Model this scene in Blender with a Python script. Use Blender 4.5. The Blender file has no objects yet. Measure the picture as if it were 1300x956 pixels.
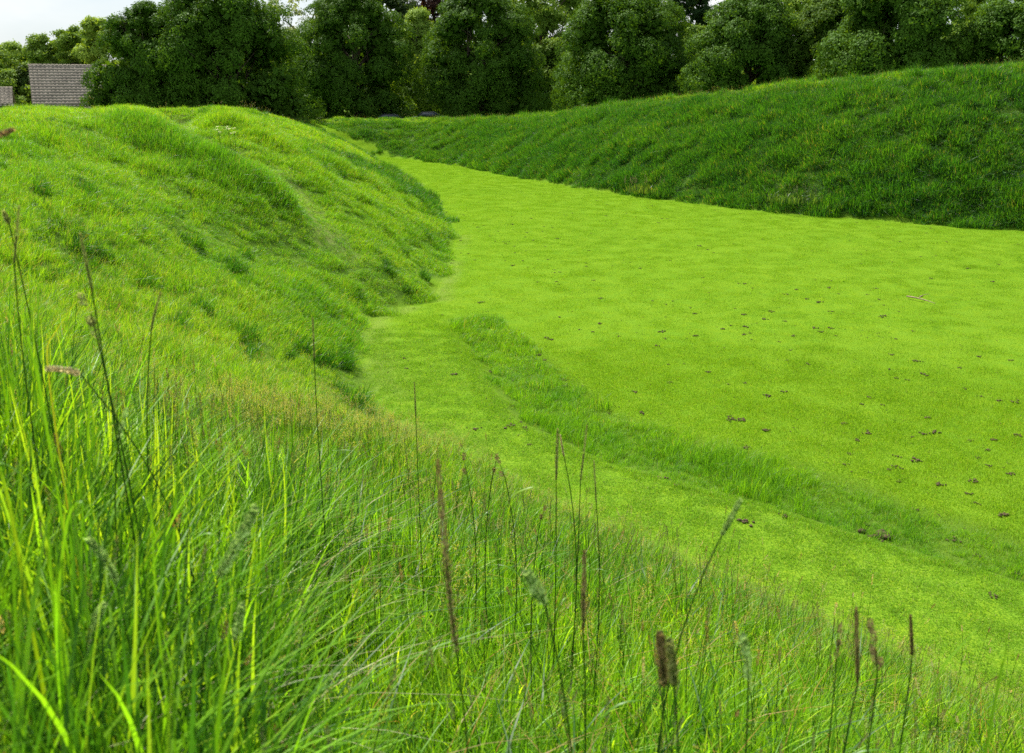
import bpy, math, random
import numpy as np
R = math.radians
rng = np.random.default_rng(11)
sc = bpy.context.scene
col = sc.collection
F = 1100.0                      # focal length in pixels of the 1300 px wide photograph
CX, CY, HZ = 650.0, 433.0, 110.0
EYE = np.array([0.0, 0.0, 6.5])
PITCH = math.atan((CY - HZ) / F)

# ------------------------------------------------------------------ basics
def tag(o, label=None, cat=None, group=None, kind=None):
    if label: o['label'] = label
    if cat: o['category'] = cat
    if group: o['group'] = group
    if kind: o['kind'] = kind
    return o

def empty(name, loc=(0, 0, 0), rz=0, **k):
    o = bpy.data.objects.new(name, None); col.objects.link(o)
    o.location = loc; o.rotation_euler = (0, 0, rz); o.empty_display_size = .2
    return tag(o, **k)

def ray(u, v):
    x = (u - CX) / F; y = -(v - CY) / F
    c, s = math.cos(PITCH), math.sin(PITCH)
    return np.array([x, c + y * s, -s + y * c])

def at(u, v, Y):
    d = ray(u, v)
    return EYE + d * (Y / d[1])

def onplane(u, v, z):
    d = ray(u, v)
    return EYE + d * ((z - EYE[2]) / d[2])

def sstep(a, b, x):
    t = np.clip((x - a) / (b - a), 0, 1)
    return t * t * (3 - 2 * t)

def _h(ix, iy, s):
    n = (ix.astype(np.int64) * 374761393 + iy.astype(np.int64) * 668265263 + s * 974711) & 0x7fffffff
    n = ((n ^ (n >> 13)) * 1274126177) & 0x7fffffff
    return ((n ^ (n >> 16)) & 0xffff) / 65535.0

def vnoise(x, y, s=0):
    ix = np.floor(x); iy = np.floor(y); fx = x - ix; fy = y - iy
    fx = fx * fx * (3 - 2 * fx); fy = fy * fy * (3 - 2 * fy)
    a = _h(ix, iy, s); b = _h(ix + 1, iy, s); c = _h(ix, iy + 1, s); d = _h(ix + 1, iy + 1, s)
    return (a + (b - a) * fx) * (1 - fy) + (c + (d - c) * fx) * fy - .5

def fbm(x, y, sc_=1.0, o=3, s=0):
    r = 0; a = 1.0
    for k in range(o):
        an = .65 + 1.9 * k + .37 * s; ca, sa = math.cos(an), math.sin(an)
        r = r + a * vnoise((x * ca - y * sa) * sc_ + 17.3 * k, (x * sa + y * ca) * sc_ - 9.1 * k, s + k); a *= .5; sc_ = sc_ * 2.03
    return r

def polydist(x, y, P, closed=True):
    """distance to polyline, nearest segment index, param"""
    n = len(P); best = np.full(x.shape, 1e9); bi = np.zeros(x.shape, int); bt = np.zeros(x.shape)
    for i in range(n if closed else n - 1):
        a = P[i]; b = P[(i + 1) % n]; d = b - a; L = d @ d
        t = np.clip(((x - a[0]) * d[0] + (y - a[1]) * d[1]) / L, 0, 1)
        q = np.hypot(x - a[0] - t * d[0], y - a[1] - t * d[1])
        m = q < best
        best = np.where(m, q, best); bi = np.where(m, i, bi); bt = np.where(m, t, bt)
    return best, bi, bt

def inside(x, y, P):
    r = np.zeros(x.shape, bool); n = len(P)
    for i in range(n):
        a = P[i]; b = P[(i + 1) % n]
        if a[1] == b[1]: continue
        c = ((a[1] > y) != (b[1] > y)) & (x < (b[0] - a[0]) * (y - a[1]) / (b[1] - a[1]) + a[0])
        r ^= c
    return r

# ------------------------------------------------------------------ terrain
# foot of the bank all round the arena: x, y, crest height, bank width
FOOT = []
def fp(u, v, z, hc, w): p = onplane(u, v, z); FOOT.append((p[0], p[1], hc, w))
fp(470, 199, 0, 3.0, 8.5)
fp(500, 222, 0, 4.3, 10)
fp(540, 250, 0, 5.3, 12)
fp(568, 280, 0, 5.33, 12)
fp(577, 302, 0, 5.43, 12)
fp(567, 332, 0, 5.43, 12)
fp(548, 376, .1, 5.43, 12)
fp(500, 385, .2, 5.43, 12)
fp(463, 400, .3, 5.43, 12)
fp(458, 440, .3, 5.43, 12)
fp(470, 488, .3, 5.33, 12.2)
fp(505, 545, .3, 5.5, 12.2)
FOOT += [(-.2, 13.0, 5.4, 12.2), (2.6, 10.2, 5.4, 12.2), (5.0, 7.8, 5.4, 12), (8, 4.6, 5.6, 12), (12, 1.5, 6, 12),
         (18, 0, 6.5, 12), (26, 4, 7, 12), (32, 13, 7.6, 12), (31.5, 24, 7.8, 12), (28.2, 33, 7.7, 11.5)]
fp(1300, 293, 0, 7.4, 11.5)
fp(1150, 283, 0, 7.2, 11.5)
fp(1000, 271, 0, 6.85, 11.5)
fp(880, 258, 0, 6.4, 11.5)
fp(760, 243, 0, 5.8, 11.5)
fp(680, 229, 0, 5.3, 11)
fp(600, 214, 0, 4.2, 10)
fp(550, 206, 0, 3.5, 9)
fp(505, 200, 0, 2.95, 8)
FA = np.array(FOOT); FP = FA[:, :2]
PATHP = np.array([onplane(*p, .25)[:2] for p in
    [(548, 372), (574, 398), (597, 440), (625, 485), (655, 530), (760, 580), (870, 612), (980, 640), (1100, 680), (1300, 735)]]
    + [(13, 6.5), (18, 4), (12, -3), (2, 4), (-6, 12), (-8, 24)])
STRIP = np.array([onplane(*p, .2)[:2] for p in
    [(572, 398), (598, 440), (628, 485), (660, 530), (762, 580), (870, 611), (980, 638), (1100, 676), (1300, 726)]]
    + [(12, 7.2), (12.4, 7.9)] + [onplane(*p, .05)[:2] for p in
    [(1300, 690), (1150, 640), (1000, 585), (905, 560), (770, 520), (705, 468), (655, 425), (612, 402)]])
OUTER = 1.45

def base_height(x, y):
    d, i, t = polydist(x, y, FP)
    ins = inside(x, y, FP)
    j = (i + 1) % len(FA)
    hc = FA[i, 2] * (1 - t) + FA[j, 2] * t
    w = FA[i, 3] * (1 - t) + FA[j, 3] * t
    dp = polydist(x, y, PATHP)[0] * np.where(inside(x, y, PATHP), 1, -1)
    floor = .36 * sstep(-.5, .5, dp) * sstep(26, 21, y)
    q = np.clip(d / w, 0, 1)
    S = 1 - (1 - q ** 1.12) ** 1.75
    back = sstep(w + 3.0, w + 15, d)
    h = floor + (hc - floor) * S
    h = h * (1 - back) + OUTER * back
    return np.where(ins, floor, h), np.where(ins, -d, d), w

def hit(u, v, f=None):
    d = ray(u, v); t = np.linspace(1.0, 130, 6000)
    p = EYE[:, None] + d[:, None] * t
    z = (f or (lambda a, b: base_height(a, b)[0]))(p[0], p[1])
    k = np.argmax(p[2] < z)
    return p[:, k]

TRAIL = np.array([hit(*p)[:2] for p in [(228, 153), (262, 168), (300, 186), (331, 202), (369, 226), (392, 256), (425, 300)]])
TRAIL = np.concatenate([[(-18.3, 49.5), (-15.3, 41.3)], TRAIL])
TONGUE = np.array([hit(*p)[:2] for p in [(500, 206), (468, 192), (440, 178), (415, 168), (404, 161)]])
RIDGE = np.array([hit(*p)[:2] for p in [(172, 163), (195, 177), (235, 196), (290, 222), (335, 243)]])
RIDGE2 = np.array([hit(*p)[:2] for p in [(290, 160), (335, 178), (380, 205), (410, 228)]])

def height(x, y):
    h, d, w = base_height(x, y)
    bank = sstep(0, 1.6, d) * sstep(w + 30, w + 5, d)
    left = sstep(2, -4, x) * sstep(14, 20, y)
    h = h + bank * (fbm(x, y, .35, 2, 3) * .30 + fbm(x, y, 1.0, 2, 9) * .17) * np.where(np.hypot(x, y) < 9, .5, 1)
    tr = polydist(x, y, TRAIL, False)[0]
    rd = polydist(x, y, RIDGE, False)[0]
    r2 = polydist(x, y, RIDGE2, False)[0]
    h = h - (.36 + .5 * sstep(w - 5, w - 1, d)) * np.exp(-(tr / 1.1) ** 2) * bank + .20 * np.exp(-(rd / 1.5) ** 2) * bank + .12 * np.exp(-(r2 / 1.2) ** 2) * bank
    h = h + (1 - bank) * fbm(x, y, .25, 2, 5) * .02
    # terracettes worn along the far bank
    far = sstep(40, 50, y) + sstep(18, 24, x)
    h = h + (1 - np.clip(far, 0, 1)) * bank * .16 * fbm(x * 1.1, y * .35, 1.0, 2, 21) * sstep(12, 18, y)
    return h

def axis(lo, hi, st, far, n=26):
    g = (far ** (np.arange(1, n + 1) / n) - 1) / (far - 1)
    a = np.arange(lo, hi + 1e-6, st)
    return np.concatenate([lo - g[::-1] * 1300, a, hi + g * 1300])
gx = axis(-46, 48, .25, 400); gy = axis(-8, 112, .25, 400)
GX, GY = np.meshgrid(gx, gy)
X = GX.ravel(); Y = GY.ravel()
Z = height(X, Y); Z = Z
_, DF, WF = base_height(X, Y)
inst = inside(X, Y, STRIP)
ds = polydist(X, Y, STRIP)[0] * np.where(inst, -1, 1)
shortness = sstep(.35, -.25, DF + .7 * fbm(X, Y, .8, 2, 31)) * sstep(-.1, .35, ds + .3 * fbm(X, Y, 1.1, 2, 33))
trd = polydist(X, Y, TRAIL, False)[0]
shortness = np.maximum(shortness, sstep(1.9, 1.0, polydist(X, Y, TONGUE, False)[0] + .5 * fbm(X, Y, .8, 2, 37)))
worn = np.clip(1.0 * np.exp(-(trd / .6) ** 2) + .55 * np.exp(-((DF + .35) / .3) ** 2) * (Y < 42) * (X < 0) * sstep(-.1, .3, fbm(X, Y, .9, 2, 35)), 0, 1)
inp = inside(X, Y, PATHP)

def mesh_from(name, V, Q, cols=None, mats=(), smooth=False, extra=None):
    me = bpy.data.meshes.new(name)
    V = np.asarray(V, np.float32); Q = np.asarray(Q, np.int32)
    k = Q.shape[1]
    me.vertices.add(len(V)); me.vertices.foreach_set('co', V.ravel())
    me.loops.add(Q.size); me.loops.foreach_set('vertex_index', Q.ravel())
    me.polygons.add(len(Q))
    me.polygons.foreach_set('loop_start', np.arange(0, Q.size, k, dtype=np.int32))
    if smooth: me.polygons.foreach_set('use_smooth', np.ones(len(Q), bool))
    if cols is not None:
        a = me.color_attributes.new('Col', 'FLOAT_COLOR', 'POINT')
        c = np.ones((len(V), 4), np.float32); c[:, :3] = cols
        a.data.foreach_set('color', c.ravel())
    for n_, arr in (extra or {}).items():
        a = me.attributes.new(n_, 'FLOAT', 'POINT'); a.data.foreach_set('value', np.asarray(arr, np.float32))
    for m in mats: me.materials.append(m)
    me.update(calc_edges=True); me.validate()
    return me

# ------------------------------------------------------------------ materials
def newmat(name):
    m = bpy.data.materials.new(name); m.use_nodes = True
    nt = m.node_tree; nt.nodes.clear()
    out = nt.nodes.new('ShaderNodeOutputMaterial')
    return m, nt, out
def nd(nt, t, **k):
    n = nt.nodes.new(t)
    for a, b in k.items(): setattr(n, a, b)
    return n
def ramp(nt, fac, stops):
    r = nd(nt, 'ShaderNodeValToRGB'); nt.links.new(fac, r.inputs[0])
    e = r.color_ramp.elements
    while len(e) < len(stops): e.new(.5)
    for q, (p, c) in zip(e, stops): q.position = p; q.color = (*c, 1)
    return r.outputs[0]
def noise(nt, vec, s, det=4, rough=.55):
    n = nd(nt, 'ShaderNodeTexNoise'); n.inputs['Scale'].default_value = s
    n.inputs['Detail'].default_value = det; n.inputs['Roughness'].default_value = rough
    nt.links.new(vec, n.inputs['Vector']); return n.outputs['Fac']
def mixc(nt, fac, a, b, mode='MIX'):
    m = nd(nt, 'ShaderNodeMix', data_type='RGBA', blend_type=mode)
    for s, v in ((m.inputs[0], fac), (m.inputs[6], a), (m.inputs[7], b)):
        if isinstance(v, (int, float)): s.default_value = v
        elif isinstance(v, tuple): s.default_value = (*v, 1)
        else: nt.links.new(v, s)
    return m.outputs[2]

def leaf_mat(name, trans=.4, rough=.45, tintA=(.8, .9, .7), tintB=(1.25, 1.1, .9), tcol=(1.5, 1.5, .5), spec=.35, inst=True, real=False):
    m, nt, out = newmat(name)
    c = nd(nt, 'ShaderNodeAttribute', attribute_name='Col').outputs['Color']
    if inst:
        t = nd(nt, 'ShaderNodeAttribute', attribute_name='tint', attribute_type='GEOMETRY' if real else 'INSTANCER').outputs['Fac']
        tc = mixc(nt, t, tintA, tintB)
    else:
        g = nd(nt, 'ShaderNodeNewGeometry').outputs['Position']
        tc = mixc(nt, noise(nt, g, .5, 2), tintA, tintB)
    c = mixc(nt, 1.0, c, tc, 'MULTIPLY')
    p = nd(nt, 'ShaderNodeBsdfPrincipled')
    p.inputs['Roughness'].default_value = rough
    p.inputs['Specular IOR Level'].default_value = spec
    nt.links.new(c, p.inputs['Base Color'])
    tr = nd(nt, 'ShaderNodeBsdfTranslucent')
    nt.links.new(mixc(nt, 1.0, c, tcol, 'MULTIPLY'), tr.inputs['Color'])
    mx = nd(nt, 'ShaderNodeMixShader'); mx.inputs[0].default_value = trans
    nt.links.new(p.outputs[0], mx.inputs[1]); nt.links.new(tr.outputs[0], mx.inputs[2])
    nt.links.new(mx.outputs[0], out.inputs[0])
    return m

def simple(name, c, rough=.8, var=.25, s=6, spec=.3, bump=0, metal=0):
    m, nt, out = newmat(name)
    g = nd(nt, 'ShaderNodeTexCoord').outputs['Object']
    f = noise(nt, g, s)
    cc = ramp(nt, f, [(.3, tuple(x * (1 - var) for x in c)), (.7, tuple(min(1, x * (1 + var)) for x in c))])
    p = nd(nt, 'ShaderNodeBsdfPrincipled'); p.inputs['Roughness'].default_value = rough
    p.inputs['Specular IOR Level'].default_value = spec; p.inputs['Metallic'].default_value = metal
    nt.links.new(cc, p.inputs['Base Color'])
    if bump:
        b = nd(nt, 'ShaderNodeBump'); b.inputs['Strength'].default_value = bump
        nt.links.new(f, b.inputs['Height']); nt.links.new(b.outputs[0], p.inputs['Normal'])
    nt.links.new(p.outputs[0], out.inputs[0])
    return m

M_grass = leaf_mat('grass_blade', .42, .42, (.66, .80, .75), (1.3, 1.14, .8), (1.9, 1.95, .3), .2)
M_near = leaf_mat('tall_grass_blade', .42, .42, (.66, .80, .75), (1.28, 1.12, .85), (2.05, 2.0, .45), .2, real=True)
M_lawn = leaf_mat('lawn_blade', .4, .6, (.85, .9, .8), (1.15, 1.08, .9), (1.6, 1.6, .35), .12)
M_leaf = leaf_mat('tree_leaf', .17, .6, (.78, .85, .75), (1.25, 1.15, .9), (3.0, 2.6, .6), .05, inst=False)
M_seed = leaf_mat('seed_head', .55, .7, (.85, .85, .85), (1.15, 1.15, 1.1), (1.6, 1.5, 1.0), .2, inst=False)
M_bark = simple('bark', (.09, .07, .05), .9, .4, 5, bump=.6)

def ground_mat():
    m, nt, out = newmat('turf')
    g = nd(nt, 'ShaderNodeTexCoord').outputs['Object']
    sh = nd(nt, 'ShaderNodeAttribute', attribute_name='short').outputs['Fac']
    wn = nd(nt, 'ShaderNodeAttribute', attribute_name='worn').outputs['Fac']
    big = noise(nt, g, .35, 5, .6); mid = noise(nt, g, 3.0, 5, .6); fine = noise(nt, g, 40, 5, .7)
    lawn = mixc(nt, ramp(nt, big, [(.35, (0, 0, 0)), (.65, (1, 1, 1))]), (.14, .27, .020), (.185, .305, .024))
    lawn = mixc(nt, ramp(nt, mid, [(.4, (0, 0, 0)), (.75, (1, 1, 1))]), lawn, (.20, .30, .014))
    lawn = mixc(nt, ramp(nt, fine, [(.42, (1, 1, 1)), (.58, (0, 0, 0))]), lawn, (.07, .16, .008))
    bank = mixc(nt, mid, (.055, .12, .014), (.12, .20, .025))
    bare = mixc(nt, fine, (.10, .17, .03), (.22, .24, .08))
    c = mixc(nt, sh, bank, lawn); c = mixc(nt, wn, c, bare)
    p = nd(nt, 'ShaderNodeBsdfPrincipled'); p.inputs['Roughness'].default_value = .9
    p.inputs['Specular IOR Level'].default_value = .0
    nt.links.new(c, p.inputs['Base Color'])
    b = nd(nt, 'ShaderNodeBump'); b.inputs['Strength'].default_value = .5; b.inputs['Distance'].default_value = .03
    nt.links.new(fine, b.inputs['Height']); nt.links.new(b.outputs[0], p.inputs['Normal'])
    nt.links.new(p.outputs[0], out.inputs[0])
    return m
M_ground = ground_mat()

nx, ny = len(gx), len(gy)
ii = np.arange(nx * ny).reshape(ny, nx)
Q = np.stack([ii[:-1, :-1], ii[:-1, 1:], ii[1:, 1:], ii[1:, :-1]], -1).reshape(-1, 4)
VV = np.stack([X, Y, Z], 1)
cxq = X[Q].mean(1); cyq = Y[Q].mean(1)
dq = DF[Q].mean(1); sq = shortness[Q].mean(1); pq = inp[Q].mean(1) > .5
wq = WF[Q].mean(1)
kind = np.full(len(Q), 4)
kind[(dq < 0)] = 0                                   # lawn
kind[(dq < 0) & pq] = 1                              # path
onb = (dq >= 0) & (dq < wq + 15)
# left bank / right bank: split by side of the arena axis
leftside = (cxq < -8) | ((cyq < 40) & (cxq < 6)) & (dq >= 0) | (cyq < 10)
kind[onb & leftside] = 2
kind[onb & ~leftside] = 3
for k, nm in enumerate(['lawn', 'path', 'earth_bank', 'earth_bank', 'ground']):
    q = Q[kind == k]; u, inv = np.unique(q, return_inverse=True)
    me = mesh_from(nm, VV[u], inv.reshape(-1, 4), None, [M_ground], True, {'short': shortness[u], 'worn': worn[u]})
    o = bpy.data.objects.new(nm, me); col.objects.link(o); tag(o, kind='structure')

# ------------------------------------------------------------------ grass prototypes
def blades(n, rad, h0, h1, w, segs, bend=.45, pal=None, r_=None, square=False, lean=.12):
    r = r_ or rng
    if square: bx = r.uniform(-rad, rad, n); by = r.uniform(-rad, rad, n)
    else:
        a = r.uniform(0, 2 * np.pi, n); q = rad * np.sqrt(r.uniform(0, 1, n)); bx = q * np.cos(a); by = q * np.sin(a)
    h = r.uniform(h0, h1, n) * (1 - .35 * (np.hypot(bx, by) / (rad + 1e-6)) ** 2 * (0 if square else 1))
    ph = r.uniform(0, 2 * np.pi, n); bd = np.abs(r.normal(0, bend, n)) + .05; ln = r.normal(0, lean, (n, 2))
    fa = ph + r.normal(0, .6, n) + np.pi / 2
    ww = w * r.uniform(.6, 1.25, n)
    T = np.linspace(0, 1, segs + 1)
    V = np.zeros((n, segs + 1, 2, 3))
    for k, t in enumerate(T):
        off = bd * h * t ** 2.8
        zz = h * (t - .28 * np.minimum(bd, 1.6) * t ** 3)
        cx_ = bx + np.cos(ph) * off + ln[:, 0] * h * t; cy_ = by + np.sin(ph) * off + ln[:, 1] * h * t
        hw = ww * .5 * ((1 - t ** 2.2) * (.65 + .35 * min(1, t * 4)) + .04)
        V[:, k, 0] = np.stack([cx_ - np.cos(fa) * hw, cy_ - np.sin(fa) * hw, zz], 1)
        V[:, k, 1] = np.stack([cx_ + np.cos(fa) * hw, cy_ + np.sin(fa) * hw, zz], 1)
    V[:, 0, :, 2] -= .03
    m = 2 * (segs + 1)
    b = (np.arange(n) * m)[:, None]
    Qs = []
    for k in range(segs):
        Qs.append(np.concatenate([b + 2 * k, b + 2 * k + 1, b + 2 * k + 3, b + 2 * k + 2], 1))
    pal = pal or GP
    cs = np.array([c for c, _ in pal]); pw = np.array([p for _, p in pal]); pw = pw / pw.sum()
    ci = cs[r.choice(len(cs), n, p=pw)] * r.uniform(.8, 1.2, (n, 1))
    C = np.repeat(ci, m, 0).reshape(n, segs + 1, 2, 3)
    C *= 1 + r.normal(0, .09, (n, segs + 1, 1, 1))
    # dry tips on a few blades
    dry = r.uniform(0, 1, n) < .02
    C[dry, segs - 1:, :, :] = (.34, .30, .13)
    return V.reshape(-1, 3), np.concatenate(Qs), C.reshape(-1, 3)

GP = [((.13, .285, .022), 5), ((.19, .375, .028), 5), ((.055, .16, .014), 2.2), ((.25, .38, .02), 1.2), ((.36, .32, .18), .8)]
GPN = [((.135, .295, .018), 5), ((.205, .41, .024), 6.5), ((.05, .14, .022), 2.2), ((.30, .45, .04), 1.8), ((.38, .24, .05), .12), ((.40, .38, .24), .35)]
GPD = [((.05, .14, .02), 3), ((.08, .2, .015), 2)]
LPP = [((.165, .335, .03), 5), ((.21, .38, .04), 5), ((.12, .26, .02), 2), ((.36, .36, .16), .5)]
GPS = [((.125, .29, .02), 5), ((.18, .38, .024), 5), ((.05, .15, .018), 1.6), ((.3, .3, .14), .3)]
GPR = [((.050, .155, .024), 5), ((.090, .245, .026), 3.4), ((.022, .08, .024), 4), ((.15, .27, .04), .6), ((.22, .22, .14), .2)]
GPT = [((.05, .15, .014), 4), ((.03, .10, .016), 3), ((.10, .25, .014), 2)]
LP = [((.165, .32, .022), 5), ((.21, .37, .026), 5), ((.085, .19, .014), 2.8), ((.22, .36, .015), 1.5), ((.34, .33, .12), .25)]

def tube(pts, rad, sides=5, colr=(.1, .2, .03)):
    pts = np.asarray(pts, float); n = len(pts); rad = np.broadcast_to(rad, (n,))
    V = []; 
    for k in range(n):
        t = pts[min(k + 1, n - 1)] - pts[max(k - 1, 0)]; t = t / (np.linalg.norm(t) + 1e-9)
        a = np.cross(t, (0.0, 1.0, .01) if abs(t[1]) < .9 else (1.0, 0, 0)); a /= np.linalg.norm(a); b = np.cross(t, a)
        for s in range(sides):
            an = 2 * math.pi * s / sides
            V.append(pts[k] + (a * math.cos(an) + b * math.sin(an)) * rad[k])
    Qs = []
    for k in range(n - 1):
        for s in range(sides):
            s2 = (s + 1) % sides
            Qs.append((k * sides + s, k * sides + s2, (k + 1) * sides + s2, (k + 1) * sides + s))
    V = np.array(V); return V, np.array(Qs), np.tile(np.asarray(colr, float), (len(V), 1))

def join(parts):
    Vs, Qs, Cs = [], [], []; o = 0
    for V, Q_, C in parts:
        if len(V) == 0: continue
        Vs.append(V); Qs.append(Q_ + o); Cs.append(C); o += len(V)
    return np.concatenate(Vs), np.concatenate(Qs), np.concatenate(Cs)

def bez(p0, p1, p2, n=9):
    t = np.linspace(0, 1, n)[:, None]
    return (1 - t) ** 2 * np.asarray(p0) + 2 * t * (1 - t) * np.asarray(p1) + t * t * np.asarray(p2)

def spikelets(pts, rad, n, ln, wd, colr, flare=.5, jit=.2, colr2=None):
    """many small pointed husks set round a curved axis: a seed head"""
    pts = np.asarray(pts, float); m = len(pts)
    T = rng.uniform(0, 1, n) ** .95; f = T * (m - 1); i = np.minimum(f.astype(int), m - 2); fr = (f - i)[:, None]
    c = pts[i] * (1 - fr) + pts[i + 1] * fr
    tg = pts[i + 1] - pts[i]; tg /= np.linalg.norm(tg, axis=1)[:, None]
    rv = rng.normal(0, 1, (n, 3)); rv -= (rv * tg).sum(1)[:, None] * tg; rv /= np.linalg.norm(rv, axis=1)[:, None]
    prof = np.interp(T, [0, .12, .55, .9, 1], [.55, 1, 1, .65, .25])[:, None]
    rr = (rad if np.isscalar(rad) else np.interp(T, np.linspace(0, 1, len(rad)), rad)[:, None]) * prof
    root = c + rv * rr * .15
    dr = tg + rv * flare; dr /= np.linalg.norm(dr, axis=1)[:, None]
    tip = c + rv * rr + dr * ln * rng.uniform(.7, 1.2, (n, 1))
    mid = (root + tip) / 2 + rv * rr * .3
    side = np.cross(dr, rv); side /= np.linalg.norm(side, axis=1)[:, None]
    w = wd * rng.uniform(.7, 1.3, (n, 1))
    V = np.stack([root, mid - side * w, tip, mid + side * w, mid + rv * w * .8], 1).reshape(-1, 3)
    b = (np.arange(n) * 5)[:, None]
    Qs = np.concatenate([np.concatenate([b, b + 1, b + 4, b + 3], 1), np.concatenate([b + 4, b + 1, b + 2, b + 3], 1)])
    c1 = np.array(colr); c2 = np.array(colr2 if colr2 is not None else colr)
    q = rng.uniform(0, 1, (n, 1))
    C = np.repeat((c1 * q + c2 * (1 - q)) * rng.uniform(.75, 1.2, (n, 1)), 5, 0)
    return V, Qs, C

protos = bpy.data.collections.new('grass_protos')       # never linked to the scene
def proto(name, parts, mat):
    V, Q_, C = join(parts)
    me = mesh_from(name, V, Q_, C, [mat])
    o = bpy.data.objects.new(name, me)
    return o

def panicle(h, lean, colr=(.26, .24, .15)):
    a = rng.uniform(0, 6.28); top = np.array([math.cos(a) * lean * h, math.sin(a) * lean * h, h * .97])
    st = bez((0, 0, 0), (top[0] * .2, top[1] * .2, h * .6), top, 7)
    parts = [tube(st, np.linspace(.0013, .0006, 7), 3, (.16, .20, .06))]
    n = 34; L = .11
    for k in range(12):
        t = .80 + .2 * k / 12; p = st[min(6, int(t * 6))] * (1 - (t * 6 % 1)) + st[min(6, int(t * 6) + 1)] * (t * 6 % 1)
        an = rng.uniform(0, 6.28); q = p + np.array([math.cos(an), math.sin(an), .5]) * rng.uniform(.012, .04) * (1.15 - (t - .8) * 4)
        parts.append(spikelets(np.array([p, q]), .002, 5, .006, .0011, colr, 1.0, colr2=(.36, .33, .2)))
    return join(parts)

def spike(h, lean, L=.07, r=.0042, colr=(.10, .09, .045), colr2=(.19, .17, .09)):
    a = rng.uniform(0, 6.28); top = np.array([math.cos(a) * lean * h, math.sin(a) * lean * h, h])
    st = bez((0, 0, 0), (top[0] * .1, top[1] * .1, h * .6), top, 9)
    e = st[-1] + (st[-1] - st[-2]) / np.linalg.norm(st[-1] - st[-2]) * L
    return join([tube(st, np.linspace(.0017, .001, 9), 4, (.07, .14, .03)),
                 spikelets(np.linspace(st[-1], e, 4), r, 90, .006, .0014, colr, .35, colr2=colr2)])

NEAR, MID, BANK, FAR, LWN, LWF, STEM, FARR, TUS = [], [], [], [], [], [], [], [], []
for k in range(7):
    parts = [blades(12, .08, .26, .56, .006, 6, .4, GPN, lean=.08), blades(13, .07, .24, .54, .0115, 9, .32, GPN, lean=.07), blades(26, .09, .10, .32, .006, 4, .5, GPN)]
    if k == 4: parts.append(panicle(.6, .16, (.4, .38, .28)))
    if k == 5: parts.append(spike(.64, .08, colr=(.13, .16, .06), colr2=(.24, .26, .12)))
    NEAR.append(proto('n', parts, M_near))
for k in range(6):
    parts = [blades(56, .15, .14, .40, .0065, 4, .45, GP)]
    if k < 1:
        for _ in range(2):
            P = panicle(.44, .2, (.36, .32, .24)); P = (P[0] + np.array([*rng.uniform(-.1, .1, 2), 0]), P[1], P[2]); parts.append(P)
    MID.append(proto('m', parts, M_near))
for k in range(6): BANK.append(proto('b', [blades(190, .30, .14, .38, .0085, 3, .5, GP)], M_grass))
for k in range(6): FAR.append(proto('f', [blades(200, .42, .14, .40, .017, 2, .45, GP)], M_grass))
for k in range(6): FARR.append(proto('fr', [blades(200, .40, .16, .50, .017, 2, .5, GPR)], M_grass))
for k in range(5): TUS.append(proto('t', [blades(190, .24, .25, .62, .012, 3, .5, GPT)], M_grass))
for k in range(5): LWN.append(proto('l', [blades(620, .3, .02, .055, .0055, 2, .9, LPP)], M_lawn))
for k in range(5): LWF.append(proto('l2', [blades(760, .72, .014, .034, .011, 1, .8, LP)], M_lawn))
for k in range(4):
    parts = []
    for _ in range(7):
        P = spike(rng.uniform(.5, .8), .1, .08, .006, (.20, .15, .08), (.33, .28, .17)) if _ % 2 else panicle(rng.uniform(.5, .8), .12)
        parts.append((P[0] * np.array([1.6, 1.6, 1]) + np.array([*rng.uniform(-.35, .35, 2), 0]), P[1], P[2]))
    STEM.append(proto('s', parts, M_grass))

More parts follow.
